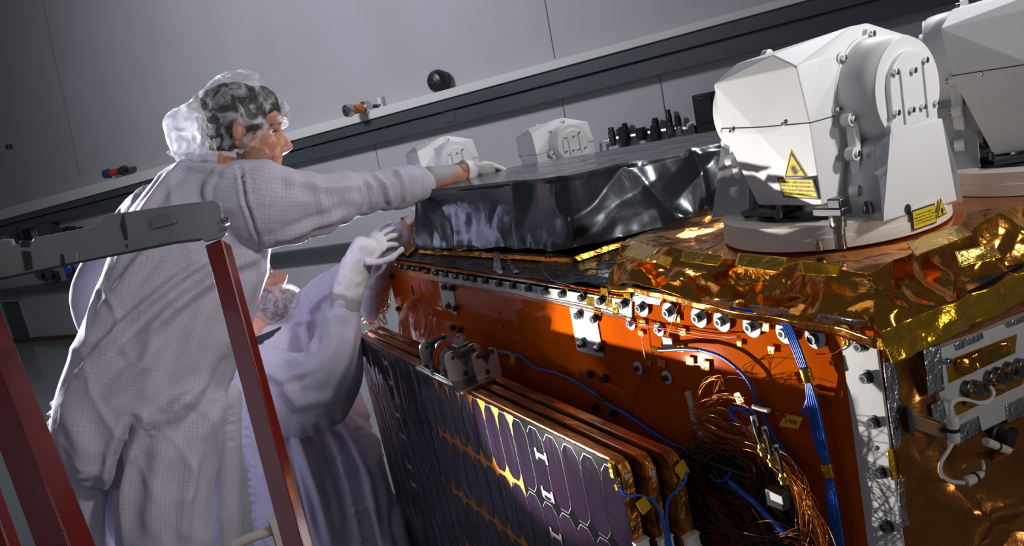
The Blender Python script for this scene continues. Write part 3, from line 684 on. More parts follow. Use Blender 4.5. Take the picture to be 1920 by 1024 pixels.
# white H shaped tabs
def htab(x, y, s=1.0):
    p = YP(x, y, -.178); sx = (p-L0)@ux; z = p[2]; mb = MB()
    mb.box(AP(sx, -.0042, z+.0), (.034*s, .001, .008*s), (ux, uy, Z_)); mb.box(AP(sx-.017*s, -.0042, z), (.006*s, .001, .022*s), (ux, uy, Z_)); mb.box(AP(sx+.017*s, -.0042, z), (.006*s, .001, .022*s), (ux, uy, Z_))
    mb.build('white_tab', 'tab_white', sa, smooth=None)
for x, y, s in [(713, 684, 1), (724, 722, 1), (735, 782, 1), (745, 822, 1), (757, 879, 1), (766, 914, 1), (1020, 853, 1.05), (1032, 925, 1.05), (1048, 1003, 1.05)]: htab(x, y, s)
p = YP(740, 798, -.172); mb = MB(); mb.lathe(p+V(0, -.003, 0), -uy, [(0, .016), (.0015, .016)], 20); mb.build('target_ring', 'tab_white', sa)
mb = MB(); mb.lathe(p+V(0, -.004, 0), -uy, [(0, .011), (.0018, .011)], 20); mb.build('target_dot', 'black_rubber', sa)
mb = MB(); mb.lathe(p+V(0, -.005, 0), -uy, [(0, .005), (.0018, .005)], 14); mb.build('target_center', 'tab_white', sa)

# ------------------------------------------------------------------ array hinge clamps
def lobe_plate(s, d, th, h, name, parent, lean=0.0, w=.040, mat_='steel'):
    """upright plate with two round lobes, its face square to the array length"""
    n = []; zb = ZT
    outl = [(-w, 0), (w, 0), (w*1.02, h*.55)]
    for k in range(9): a = -.3+k*(math.pi+.2)/8; outl.append((w*.62+w*.40*math.cos(a), h*.80+w*.42*math.sin(a)))
    for k in range(7): a = math.pi*1.1+k*(math.pi*.8)/6; outl.append((w*.0+w*.20*math.cos(a), h*.66+w*.42*math.sin(a)))
    for k in range(9): a = -.0+k*(math.pi+.2)/8; outl.append((-w*.62+w*.40*math.cos(a), h*.80+w*.42*math.sin(a)))
    P = [AP(s, d+a, zb+b) for a, b in outl]
    mb = MB(); mb.prism(P, ux*th)
    for a in (-w*.6, w*.6): mb.m(1).lathe(AP(s+th, d+a, zb+h*.85), ux, [(0, .005), (.002, .005)], 14)
    mb.m(1).lathe(AP(s+th, d-w*.1, zb+h*.28), ux, [(0, .007), (.0012, .007)], 16)
    return mb.build(name, [mat_, 'dark_steel'], parent, bevel=.0012)
s_of = lambda x, y: (ZP(x, y, ZT)-L0)@ux
sA, sB = s_of(825, 690), s_of(893, 712)
hc = thing('hinge_clamp', 'silver hinge clamp with round lobed plates and orange bands on top of the solar array', 'hinge clamp', AP((sA+sB)/2, .04, ZT))

lobe_plate(sA-.002, .030, .006, .072, 'lobed_plate', hc, w=.044, mat_='bracket_alu')
lobe_plate(sA+.052, .046, .006, .080, 'lobed_plate', hc, w=.040, mat_='bracket_alu')
lobe_plate(sB-.010, .026, .007, .078, 'lobed_plate', hc, w=.044, mat_='bracket_alu')
lobe_plate(sB+.030, .060, .006, .072, 'lobed_plate', hc, w=.030, mat_='bracket_alu')
mb = MB(); mb.lathe(AP(sA-.004, .03, ZT+.038), ux, [(0, .020), (.008, .024), (.052, .024), (.060, .018)], 26); mb.build('barrel', 'black_plastic', hc)
for q in (.060, .076):
    mb = MB(); R_ = .034
    ring = [AP(sA+q, .03+R_*math.cos(a), ZT+.038+R_*1.05*math.sin(a)) for a in np.linspace(0, 2*math.pi, 25)]
    mb.tube(ring, .0036, 8, False); mb.build('orange_band', 'kapton', hc)
mb = MB(); mb.box(AP((sA+sB)/2+.01, .020, ZT+.006), (sB-sA+.10, .085, .010), (ux, uy, Z_)); mb.box(AP((sA+sB)/2-.01, -.012, ZT+.012), (sB-sA+.05, .012, .012), (ux, uy, Z_)); mb.build('base_frame', 'dark_steel', hc, bevel=.0015)
for q, dd in [(0.0, -.012), (.06, -.016), (.11, -.012), (.02, .055)]:
    mb = MB(); mb.lathe(AP(sA+q, dd, ZT+.010), Z_, [(0, .006), (.012, .006), (.013, .003), (.03, .003)], 12); mb.build('post', 'steel', hc)
mb = MB(); mb.box(AP(sA+.075, .075, ZT+.052), (.075, .006, .03), (ux, uy, Z_)); mb.box(AP(sA+.075, .055, ZT+.07), (.075, .04, .005), (ux, uy, Z_)); mb.build('rear_bridge', 'steel', hc, bevel=.001)

# ------------------------------------------------------------------ laser terminals
def hull(pts):
    b = bmesh.new()
    for p in pts: b.verts.new(tuple(p))
    r = bmesh.ops.convex_hull(b, input=b.verts)
    bmesh.ops.delete(b, geom=[g for g in r['geom_unused'] if isinstance(g, bmesh.types.BMVert)], context='VERTS')
    bmesh.ops.dissolve_limit(b, angle_limit=math.radians(2.5), verts=b.verts, edges=b.edges)
    bmesh.ops.recalc_face_normals(b, faces=b.faces); return b
def from_bm(b, name, mats, parent, bevel=0, smooth=None):
    org = wloc(parent); me = bpy.data.meshes.new(name)
    for v in b.verts: v.co -= Vector(org)
    b.to_mesh(me); b.free()
    for q in mats if isinstance(mats, list) else [mats]: me.materials.append(MATS[q])
    if smooth: me.shade_smooth(); me.set_sharp_from_angle(angle=math.radians(smooth))
    o = bpy.data.objects.new(name, me); col.objects.link(o); o.parent = parent
    if bevel:
        q = o.modifiers.new('bevel', 'BEVEL'); q.width = bevel; q.segments = 2; q.limit_method = 'ANGLE'; q.angle_limit = math.radians(6)
    return o
def screw(parent, p, ax, r=.0042, L=.008, name='screw'):
    mb = MB(); ax = unit(ax); mb.lathe(p, ax, [(-.003, r), (L, r), (L+.0004, r*.85), (L+.0004, r*.5), (L-.003, r*.45)], 14); return mb.build(name, 'steel', parent)
def text_mesh(lines, size, mat_, parent, P, u, v, nrm, name='lettering', align='CENTER', lead=1.25):
    c = bpy.data.curves.new('t', 'FONT'); c.body = '\n'.join(lines); c.size = size; c.align_x = align; c.align_y = 'CENTER'; c.extrude = .0001; c.space_line = lead; c.resolution_u = 2
    o = bpy.data.objects.new('t', c); col.objects.link(o); dg = bpy.context.evaluated_depsgraph_get(); dg.update()
    me = bpy.data.meshes.new_from_object(o.evaluated_get(dg)); bpy.data.objects.remove(o); bpy.data.curves.remove(c)
    M = Matrix((tuple(u)+(0,), tuple(v)+(0,), tuple(nrm)+(0,), (0, 0, 0, 1))).transposed(); me.transform(M)
    me.transform(Matrix.Translation(Vector(np.asarray(P)-wloc(parent)))); me.materials.clear(); me.materials.append(MATS[mat_]); me.name = name
    q = bpy.data.objects.new(name, me); col.objects.link(q); q.parent = parent; return q
def warning(parent, P, u, v, nrm, w, h, lines, fs, tri=None):
    mb = MB(); mb.box(P+nrm*.0003, (w, h, .0004), (u, v, nrm)); o = mb.build('warning_label', 'ink', parent, smooth=None); o['label'] = 'yellow warning label with black border and text'
    L = o
    mb = MB(); mb.box(P+nrm*.0007, (w*.93, h*.86, .0003), (u, v, nrm)); q = mb.build('label_field', 'label_yellow', L, smooth=None) if False else mb.build('label_field', 'label_yellow', parent, smooth=None)
    text_mesh(lines, fs, 'ink', parent, P+nrm*.0010, u, v, nrm)
def warn_tri(parent, P, u, v, nrm, w):
    h = w*.9
    def tri(k, off, name, m_):
        mb = MB(); mb.prism([P+u*(-w/2*k)+v*(-h/3*k)+nrm*off, P+u*(w/2*k)+v*(-h/3*k)+nrm*off, P+v*(h*2/3*k)+nrm*off], nrm*.0003); return mb.build(name, m_, parent, smooth=None)
    o = tri(1.12, .0001, 'warning_triangle', 'label_yellow'); o['label'] = 'yellow triangle with a black starburst'
    tri(1.0, .0005, 'triangle_border', 'ink'); tri(.80, .0009, 'triangle_field', 'label_yellow')
    mb = MB(); c = P-v*h*.06+nrm*.0013; n = 22; pts = []
    for k in range(2*n): a = math.pi*k/n; r = w*(.20 if k % 2 == 0 else .07); pts.append(c+u*r*math.cos(a)+v*r*math.sin(a))
    mb.prism(pts, nrm*.0002); mb.box(c+u*w*.15, (w*.3, w*.018, .0003), (u, v, nrm)); mb.build('starburst', 'ink', parent, smooth=None)
RCx, RCy, RZ = -.262, .262, 1.800
def laser_terminal(label):
    t = thing('laser_terminal', label, 'laser terminal', (RCx, RCy, RZ)); c = V(RCx, RCy, RZ)
    mb = MB(); mb.lathe(c, Z_, [(0, .176), (.018, .176), (.0185, .173), (.022, .1735), (.036, .1735), (.0375, .171), (.0375, .140), (.030, .136), (.030, .02)], 96); mb.build('base_ring', 'cream_paint', t, smooth=40)
    mb = MB(); mb.lathe(c+Z_*.030, Z_, [(0, .118), (.008, .118), (.010, .108), (.016, .108)], 64); mb.build('bearing', 'dark_steel', t)
    mb = MB(); mb.lathe(c+Z_*.040, Z_, [(0, .092), (.020, .092), (.022, .086), (.034, .086)], 56); mb.build('collar', 'steel', t)
    mb = MB(); mb.box(c+Z_*.050, (.30, .10, .016)); mb.build('yoke_base', 'white_paint', t, bevel=.004)
    for k in range(28):
        pass
    mb = MB()
    # housing
    H = [YP(1493, 124, .120), YP(1518, 228, .116), YP(1546, 369, .138), YP(1449, 103, .150), YP(1424, 252, .124), YP(1355, 247, .165), YP(1338, 158, .172), YP(1382, 119, .215),
         YP(1422, 385, .175), YP(1459, 385, .150), XP(1626, 43, -.172), XP(1665, 80, -.160), YP(1543, 70, .240), XP(1537, 109, -.168), V(-.165, .125, 1.866)]
    mir = [V(p[0], 2*RCy-p[1], p[2]) for p in H]
    b = hull(H+mir); bs = b.copy()
    r = bmesh.ops.bisect_plane(bs, geom=bs.verts[:]+bs.edges[:]+bs.faces[:], plane_co=(0, 0, 1.988), plane_no=(0, 0, 1), clear_outer=True, clear_inner=True)
    ed = [tuple(np.array(v.co[:]) for v in e.verts) for e in bs.edges]; bs.free()
    o = from_bm(b, 'housing', 'white_paint', t, .0016); o['label'] = 'faceted white housing'
    mb = MB()
    for p, q in ed: mb.cyl(p, q, .0009, 6)
    mb.build('seam', 'black_rubber', t)
    for x, y, Y in [(1373, 246, .150), (1471, 233, .120)]: screw(t, YP(x, y, Y), (-.3, -1, .2), .0035, .004)
    # near yoke disc and its far twin
    for sg in (1, -1):
        def X(x): return x if sg == 1 else 2*RCx-x
        a = X_*sg; dc = V(0, .262, 2.004)
        mb = MB(); mb.lathe(dc+X_*X(-.172), a, [(0, .086), (.012, .088), (.0125, .084), (.020, .083), (.045, .0815), (.060, .079), (.064, .076), (.068, .075)], 72); mb.build('drive_drum', 'white_paint', t, smooth=30)
        for k in range(7):
            an = math.radians(35+k*50); q = dc+V(X(-.172), .0875*math.cos(an), .0875*math.sin(an))
            mb = MB(); mb.lathe(q, a, [(0, .0095), (.012, .0095)], 16); mb.build('lug', 'white_paint', t); screw(t, q+a*.012, a, .0052, .006)
        # cover plate with rounded top
        pts = [(dc[1]+.052*math.cos(q), dc[2]+.005+.050*math.sin(q)) for q in np.linspace(0, math.pi, 18)]+[(dc[1]-.052, dc[2]-.035), (dc[1]-.060, dc[2]-.042), (dc[1]-.060, dc[2]-.072), (dc[1]+.052, dc[2]-.072)]
        mb = MB(); mb.prism([V(X(-.106), y, z) for y, z in pts], a*.010); mb.build('cover_plate', 'white_paint', t, bevel=.002)
        for yy in (-.028, .026): mb = MB(); mb.box((X(-.0955), dc[1]+yy, dc[2]-.008), (.0008, .004, .076)); mb.build('groove', 'grey_metal', t)
        for y, z in [(-.040, .030), (.030, .036), (.0, .026), (-.047, -.026), (-.013, -.028), (.014, -.028), (.047, -.028)]: screw(t, V(X(-.096), dc[1]+y, dc[2]+z), a, .0046, .006)
        F = [XP(1719, 289, -.094), XP(1722, 318, -.094), XP(1766, 221, -.094), XP(1768, 305, -.094), XP(1794, 376, -.091), XP(1670, 247, -.097), XP(1690, 404, -.091), XP(1656, 415, -.093)]
        G = [XP(1640, 275, -.116), XP(1640, 409, -.112), XP(1790, 300, -.125), XP(1806, 378, -.12)]
        A = F+G+[V(-.170, p[1], p[2]) for p in G]
        A = [V(X(p[0]), p[1], p[2]) for p in A]
        bmm = hull(A)
        bmm.faces.ensure_lookup_table()
        for f in bmm.faces:
            n = f.normal
            if n.y < -.25 and f.calc_area() > 2e-4: f.material_index = 1
            if n.y > .35: f.material_index = 1
        from_bm(bmm, 'yoke_arm', ['white_paint', 'grey_metal'], t, .0012)
        mb = MB(); mb.box((X(-.145), .185, 1.93), (.016, .012, .13)); mb.build('arm_flange', 'white_paint', t, bevel=.003)
        for z in (1.875, 1.93, 1.98):
            mb = MB(); mb.lathe((X(-.150), .176, z), a, [(0, .010), (.014, .010)], 16); mb.build('lug', 'white_paint', t); screw(t, V(X(-.136), .176, z), a, .005, .004)
        mb = MB(); mb.lathe((X(-.098), .215, 1.838), a, [(0, .008), (.006, .008)], 14); mb.build('foot_notch', 'steel', t)
    # connector block between housing and ring
    mb = MB(); mb.box(ZP(1572, 382, 1.870)+V(0, 0, 0), (.022, .022, .018)); mb.box(ZP(1560, 395, 1.86), (.05, .024, .012)); mb.build('connector_block', 'dark_steel', t, bevel=.002)
    for x, y in [(1462, 408), (1425, 392), (1545, 405), (1610, 395), (1628, 400)]: mb = MB(); mb.lathe(ZP(x, y, 1.845), Z_, [(0, .007), (.012, .007), (.013, .004), (.018, .004)], 12); mb.build('ring_bolt', 'dark_steel', t)
    mb = MB(); p = ZP(1440, 398, 1.848); mb.box(p, (.09, .03, .008)); mb.build('cable_bracket', 'dark_steel', t, bevel=.001)
    return t
t1 = laser_terminal('large white faceted laser housing with yellow warning labels on the near gold deck')
# copies before the front one gets its labels
def copy_tree(o, parent=None, skip=()):
    c = o.copy(); col.objects.link(c); c.parent = parent
    for ch in list(o.children):
        copy_tree(ch, c)
    return c
TL = {}
for key, pos, rz, sc, lab in [('r', (-.125, .655, 1.797), 30, 1.06, 'large warm white faceted laser housing at the right edge, behind the labelled one'),
                              ('m', tuple(D(1075, 268, 2.72)), 0, .84, 'small white faceted laser housing beyond the black box, right one of the two far ones'),
                              ('l', tuple(D(853, 300, 2.95)), 4, .86, 'small white faceted laser housing just above the gloved reaching hand')]:
    c = copy_tree(t1); c['label'] = lab; c.scale = (sc,)*3; c.rotation_euler = (0, 0, math.radians(rz))
    if key == 'r': c.location = pos
    else:
        off = V(.16, 0, .204)*sc; c.location = tuple(np.array(pos)-off)
    TL[key] = c
for c in [t1]+list(TL.values()): c['group'] = 'white laser housings on the satellite'
for ch in TL['r'].children:
    if ch.data and ch.data.materials and ch.data.materials[0].name == 'white_paint': pass
# far deck under the two small ones
fd = thing('rear_equipment_deck', 'dark equipment deck behind the black box that carries the two far laser housings', 'equipment deck', (-2.0, .9, 1.7))
mb = MB(); mb.box((-2.035, .88, 1.742), (.61, 1.10, .028)); mb.build('deck_plate', 'black_plastic', fd, bevel=.004)
mb = MB(); mb.box((-2.02, .95, .864), (.50, .80, 1.728)); mb.build('deck_base', 'stand_paint', fd, bevel=.01)
# labels of the near terminal: on the facet between the four corners
pa, pb_, pc = YP(1424, 252, .124), YP(1518, 228, .116), YP(1459, 385, .150)
nf = unit(np.cross(pb_-pa, pc-pa)); nf = nf if nf@(C0-pa) > 0 else -nf
def onf(x, y): r = ray(x, y); s = ((pa-C0)@nf)/(r@nf); return C0+r*s
dgH = [o for o in t1.children if o.name.startswith('housing')][0]
def facet_hit(x, y):        # exact facet of the housing under a point
    from mathutils.bvhtree import BVHTree
    b = bmesh.new(); b.from_mesh(dgH.data); tr = BVHTree.FromBMesh(b)
    o = Vector(C0-wloc(t1)); h, n, i, d = tr.ray_cast(o, Vector(unit(ray(x, y)))); b.free()
    return (np.array(h)+wloc(t1), np.array(n)) if h else None
for x, y, wpx, kind in [(1490, 316, 44, 't'), (1496, 353, 68, 'r')]:
    h = facet_hit(x, y)
    if h:
        P, n = h; u = unit(np.cross(Z_, n)); u = u if u@CR > 0 else -u; v = np.cross(n, u); e_ = PR(P+u*.01); e0_ = PR(P); wd = .01*wpx/math.hypot(e_[0]-e0_[0], e_[1]-e0_[1])
        if kind == 't': warn_tri(t1, P, u, v, n, wd*.98)
        else: warning(t1, P, u, v, n, wd, wd*.40, ['DANGER - LASER RADIATION', 'AVOID EYE OR SKIN EXPOSURE TO', 'DIRECT OR SCATTERED RADIATION', 'CLASS 4 LASER PRODUCT'], wd*.062)
def ring_label(x, y, wd, kind):
    best = None
    for k in range(720):
        a = k*math.pi/360; P = V(RCx+.1768*math.cos(a), RCy+.1768*math.sin(a), 1.812); px = PR(P)
        if (C0-P)@V(math.cos(a), math.sin(a), 0) > 0 and (best is None or abs(px[0]-x) < best[0]): best = (abs(px[0]-x), a, P)
    a, P = best[1:]; n = V(math.cos(a), math.sin(a), 0); u = unit(np.cross(Z_, n)); P = P+Z_*.008
    if kind == 't': warn_tri(t1, P, u, Z_, n, wd)
    else: warning(t1, P, u, Z_, n, wd, wd*.62, ['Invisible Laser Radiation', 'Maximum Power < 2.5 Watt', 'Wavelength 1530-1565 nm', 'CLASS 4 LASER PRODUCT'], wd*.075)
ring_label(1733, 420, .048, 'r'); ring_label(1766, 412, .030, 't')
# posts standing on the deck in front of the ring
for x, y, z0, prof, lab in [(1578, 470, 1.800, [(0, .0085), (.030, .0085), (.031, .0115), (.052, .0125), (.054, .010), (.062, .010)], 'tall two-stage steel post standing on the gold deck before the labelled housing'), (1536, 474, 1.800, [(0, .007), (.008, .007), (.009, .0055), (.014, .0055), (.0145, .003), (.017, .003)], 'short steel stud on the gold deck, left of the tall steel post')]:
    mb = MB(); mb.lathe(ZP(x, y, z0)+Z_*.004, Z_, prof, 20); tag(mb.build('deck_post', 'steel', smooth=35), lab, 'post')

# ------------------------------------------------------------------ equipment plate on the end face
ep = thing('connector_plate', 'white connector plate with orange foil windows on the brown end face', 'connector plate', XP(1830, 700, .012))
def ex(q, name, mat_, x0, th, parent=ep, bevel=.0006):
    mb = MB(); mb.prism([XP(x, y, x0) for x, y in q], (th, 0, 0)); return mb.build(name, mat_, parent, bevel=bevel)
ex([(1732, 657), (1932, 580), (1955, 742), (1762, 836)], 'plate', 'plate_white', .010, .012)
for q in ([(1773, 677), (1906, 626), (1903, 662), (1778, 719)], [(1784, 750), (1935, 688), (1935, 712), (1793, 780)]):
    o = ex(q, 'window_film', 'kapton_tape', .022, .0008); o['label'] = 'orange film window'
    P = [XP(x, y, .0245) for x, y in q]; c = sum(P)/4; P = [c+(p-c)*.74 for p in P]
    CL = Crumple(V(-.05, 0, 1.5), V(.1, .4, 1.75), 700, .006, .03, 77)
    sheet([patch(P, 60, 20)], lambda Q: np.abs(CL(Q)*1.3)+.002, 'window_foil', 'gold_foil', ep, 30)
for q in ([(1733, 657), (1762, 646), (1772, 731), (1741, 745)], [(1746, 760), (1769, 750), (1775, 785), (1752, 800)], [(1790, 644), (1842, 624), (1845, 636), (1794, 658)], [(1765, 815), (1835, 780), (1842, 810), (1796, 838)], [(1885, 606), (1925, 590), (1926, 602), (1890, 616)], [(1886, 760), (1922, 742), (1924, 780), (1890, 795)]):
    o = tape(q, fix='X', val=.0235, parent=ep, label='silver tape on the plate')
screw(ep, XP(1765, 676, .022), X_, .005, .012)
for x, y, r in [(1808, 726, .010), (1822, 722, .008), (1850, 706, .009), (1864, 700, .010), (1885, 692, .011), (1905, 684, .010)]:
    mb = MB(); p = XP(x, y, .022); mb.lathe(p, X_, [(0, r), (.010, r), (.011, r*.8), (.022, r*.8)], 14); mb.m(1).lathe(p+X_*.012, X_, [(0, r*.9), (.004, r*.9)], 6); mb.build('connector', ['dark_steel', 'steel'], ep)
def cable_thing(name, label, cat, pts, r, mat_, n=8, group=None, k=8):
    mb = MB(); mb.tube(pts, r, n, True, k); o = mb.build(name, mat_, None, smooth=180); tag(o, label, cat, group); return o
# standoffs and braided fibre loop
def standoff(name, label, p0, p1, hh, mat_):
    p0, p1 = np.asarray(p0), np.asarray(p1); u = unit(p1-p0); s = unit(np.cross(Z_, u)); L = np.linalg.norm(p1-p0); t = thing(name, label, 'bracket', p0)
    mb = MB()
    for sg in (-1, 1): mb.box((p0+p1)/2+s*sg*.006, (L, .004, hh), (u, s, Z_))
    for q in (.08, .92): mb.box(p0+u*L*q, (L*.16, .016, hh), (u, s, Z_))
    mb.build('arm', mat_, t, bevel=.0015)
    mb = MB(); mb.box(p0-u*.002, (.006, .034, .036), (u, s, Z_)); mb.build('foot', 'rail_grey', t, bevel=.001); return t
standoff('standoff_bracket', 'tan slotted standoff bracket holding a white sleeve beside the corner of the end face', XP(1708, 786, .010), XP(1776, 808, .040), .020, 'wood_plastic')
standoff('standoff_bracket', 'shorter tan standoff bracket below the slotted one, by the lower white sleeve', XP(1776, 868, .008), XP(1808, 882, .030), .012, 'wood_plastic')
standoff('standoff_bracket', 'cream standoff bracket on the right below the connector plate', XP(1885, 850, .010), XP(1852, 905, .020), .026, 'cream_plastic')
def sleeve(p0, p1, r, label):
    p0, p1 = np.asarray(p0), np.asarray(p1); t = thing('cable_sleeve', label, 'cable sleeve', (p0+p1)/2, None); u = unit(p1-p0); L = np.linalg.norm(p1-p0)
    mb = MB(); mb.lathe(p0, u, [(0, r*.55), (.0005, r*.95), (.002, r), (L-.002, r), (L-.0005, r*.95), (L, r*.55)], 24); mb.build('tube', 'nylon', t)
    mb = MB(); mb.lathe(p0+u*L*.45, u, [(0, r*1.12), (.005, r*1.12)], 24); c = p0+u*(L*.45+.003); sd_ = unit(np.cross(u, C0-c)); mb.box(c+sd_*r*1.3, (.010, .006, .006), (sd_, u, np.cross(sd_, u))); mb.build('cable_tie', 'black_rubber', t)
sleeve(XP(1785, 780, .050), XP(1789, 828, .050), .0072, 'upper white cable sleeve with a black tie, on the slotted tan bracket')
sleeve(XP(1808, 905, .040), XP(1843, 890, .040), .0072, 'lower white cable sleeve with a black tie, below the connector plate')
sleeve(XP(1848, 828, .040), XP(1890, 845, .040), .0058, 'rightmost white cable sleeve, around two steel rods')
x5 = lambda x, y, X=.05: XP(x, y, X)
for off, lab in [(0, 'white braided cable looping up from the upper white sleeve, outer strand'), (2.6, 'white braided cable looping up from the upper white sleeve, inner strand')]:
    cable_thing('braided_cable', lab, 'cable', [x5(1783+off, 782), x5(1782+off, 764), x5(1788+off, 751+off), x5(1806, 747+off), x5(1838, 757-off), x5(1858, 750-off), x5(1864-off, 735), x5(1855-off, 722, .04)], .0018, 'nylon')
    cable_thing('braided_cable', lab.replace('looping up from the upper', 'curving down to the lower'), 'cable', [x5(1787+off, 827), x5(1775+off, 848), x5(1763+off, 868), x5(1763+off, 888), x5(1780, 903-off), x5(1808, 907-off, .042)], .0018, 'nylon')
cable_thing('braided_cable', 'white braided cable curling up right of the lower white sleeve', 'cable', [x5(1840, 890, .04), x5(1844, 875, .04), x5(1838, 862, .03), x5(1825, 858, .02), x5(1815, 862, .01)], .0025, 'nylon')
for i in (0, 1): cable_thing('steel_rod', 'steel rod running right from the rightmost white sleeve, %s one' % ('upper' if i == 0 else 'lower'), 'rod', [XP(1885, 841+i*5, .040), XP(1935, 852+i*6, .040)], .0018, 'steel')
mb = MB(); p = XP(1856, 812, .012); mb.lathe(p, X_, [(0, .016), (.012, .016), (.014, .012), (.03, .012)], 20); mb.box(p+V(.01, .02, -.012), (.02, .03, .02)); tag(mb.build('black_connector', 'black_rubber'), 'black round connector just under the connector plate', 'connector')
# big fold of brown foil low on the right
CF = Crumple(V(0, .1, 1.3), V(.2, .5, 1.6), 40, .012, .16, 5)
P = [XP(1780, 1060, .03), XP(1960, 1060, .10), XP(1960, 930, .08), XP(1840, 965, .03)]
o = sheet([patch(P, 40, 40)], lambda Q: CF(Q)+vnoise(Q, 8, 2)*.01+.012, 'foil_fold', 'brown_foil', None, 60); tag(o, 'bulging brown foil fold at the lower right corner', 'foil')
# kapton scrap tape below
# ------------------------------------------------------------------ ladder
ld = thing('podium_ladder', 'red ladder with a grey plastic tool tray on top in the left foreground', 'ladder', (-.9, -.85, 0))
dx = lambda x: 1.45-.17*x/425
tq = [(-70, 470), (0, 450), (20, 449), (24, 460), (60, 452), (62, 447), (180, 424), (200, 404), (225, 400), (340, 383), (400, 376), (413, 384), (423, 440), (414, 448), (386, 455), (376, 450), (330, 455), (160, 490), (0, 524), (-90, 540)]
away = unit(V(FW[0], FW[1], 0))
mb = MB(); mb.prism([D(x, y, dx(x)) for x, y in tq], away*.012); mb.build('tray_front', 'cap_grey', ld, bevel=.003)
mb = MB(); mb.prism([D(x, y, dx(x)+.0)+away*.012 for x, y in [(-70, 505), (60, 492), (230, 458), (375, 436), (376, 446), (160, 486), (-80, 535)]], away*.15); mb.build('tray_floor', 'cap_grey', ld, bevel=.003)
def tray_bit(q, th, name, m_, off=0): mb = MB(); mb.prism([D(x, y, dx(x))-away*(.0005+off) for x, y in q], -away*th); mb.build(name, m_, ld, bevel=.0012)
tray_bit([(283, 407), (322, 398), (332, 418), (288, 429)], .004, 'tray_label_plate', 'cap_grey')
tray_bit([(122, 478), (146, 473), (148, 490), (124, 495)], .004, 'tray_rib', 'cap_grey')
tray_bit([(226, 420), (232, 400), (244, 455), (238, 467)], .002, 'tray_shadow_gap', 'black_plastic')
tray_bit([(38, 452), (58, 450), (62, 504), (48, 508)], .002, 'tray_slot', 'black_plastic')
tray_bit([(114, 476), (120, 476), (124, 494), (116, 496)], .002, 'tray_slot', 'black_plastic')
mb = MB(); mb.prism([D(x, y, dx(x))-away*.001 for x, y in [(-80, 538), (0, 521), (160, 487), (335, 452), (378, 448), (378, 451), (335, 456), (160, 491), (0, 525), (-80, 542)]], -away*.006); mb.build('tray_lower_edge', 'black_plastic', ld)
mb = MB(); p = D(419, 412, dx(419)); mb.lathe(p, CR, [(0, .005), (.006, .005)], 12); mb.lathe(p-CU*.014, CR, [(0, .004), (.005, .004)], 12); mb.build('tray_bolt', 'steel', ld)
def rail_(p0, p1, wdt, dep, name='rail', ext=True):
    p0, p1 = np.asarray(p0), np.asarray(p1)
    if ext: p1 = p0+(p1-p0)*(p0[2]-.012)/(p0[2]-p1[2])
    u = unit(p1-p0); s = unit(np.cross(u, away)); a = np.cross(s, u); L = np.linalg.norm(p1-p0)
    mb = MB(); mb.box((p0+p1)/2, (wdt, .006, L), (s, a, u))
    for sg in (-1, 1): mb.box((p0+p1)/2+s*sg*(wdt/2-.0012)+a*(dep/2)*np.sign(a@away), (.003, dep, L), (s, a, u))
    o = mb.build(name, 'red_paint', ld, bevel=.0012)
    mb = MB(); mb.box(p1, (wdt+.02, dep+.03, .03)); f = mb.build('foot', 'black_rubber', o, bevel=.003) if False else mb.build('rubber_foot', 'black_rubber', ld, bevel=.003)
    return p0, p1
ra = rail_(D(401, 455, 1.300), D(551, 1024, 1.13), .0285, .03)
rb = rail_(D(-100, 500, 1.42), D(100, 1024, 1.22), .052, .05)
rc = rail_(D(-150, 600, 1.75), D(0, 1030, 1.60), .04, .03)
# platform on which the man stands, out of the frame
PZ = .66
mb = MB(); mb.box((-1.55, -.80, PZ-.02), (.62, .62, .04)); mb.build('platform', 'grey_metal', ld, bevel=.004)
for i in (-1, 1):
    for j in (-1, 1): mb = MB(); mb.box((-1.55+i*.28, -.80+j*.28, (PZ-.04)/2), (.04, .04, PZ-.04)); mb.build('platform_leg', 'red_paint', ld, bevel=.002)
for p in (ra, rb):
    u = (p[1]-p[0]); q = p[0]+u*(p[0][2]-PZ+.02)/(-u[2]); e = V(-1.26, np.clip(q[1], -1.08, -.54), PZ-.02); mb = MB(); mb.tube([q, e], .014, 10, False); mb.build('brace', 'grey_metal', ld)
mb = MB(); mb.tube([D(440, 1022, 1.95), D(470, 1008, 1.95), D(526, 990, 1.95)], .012, 12, False); mb.box(D(524, 1002, 1.95), (.03, .03, .08)); tag(mb.build('pale_handrail', 'warm_white'), 'pale handrail end low between the men, just left of the red ladder rail bottom', 'handrail')

# ------------------------------------------------------------------ cables on the side panel
def yp(pts, Y): return [YP(x, y, Y if np.isscalar(Y) else Y[i]) for i, (x, y) in enumerate(pts)]
def tag_flag(q, label, Y=-.02, text=None, mat_='tag_yellow'):
    P = yp(q, Y); c = sum(P)/4; t = thing('cable_tag', label, 'tag', c)
    mb = MB(); mb.prism(P, (0, -.0012, 0)); mb.build('flag', mat_, t)
    if text:
        u = unit(P[1]-P[0]); v = unit(np.cross(V(0, -1, 0), u)); text_mesh([text], np.linalg.norm(P[3]-P[0])*.42, 'ink', t, c+V(0, -.0016, 0), u, v, V(0, -1, 0))
    return t
cb = cable_thing('blue_cable', 'long blue cable running across the dark lower side panel behind the array top', 'cable', yp([(935, 659), (952, 662), (975, 668), (1000, 688), (1015, 693), (1040, 699), (1072, 712), (1110, 735), (1140, 758), (1175, 778), (1215, 805), (1258, 832), (1300, 848)], -.020), .0032, 'blue_wire')
for a, b in [((950, 661), (962, 664)), ((1040, 699), (1060, 707)), ((1118, 742), (1134, 753)), ((1268, 836), (1290, 846))]:
    mb = MB(); mb.cyl(YP(*a, -.020), YP(*b, -.020), .0045, 10); mb.build('dark_sleeve', 'dark_steel', cb)
tag_flag([(957, 664), (967, 666), (965, 684), (956, 683)], 'small yellow tag on the left end of the long blue cable', -.026)
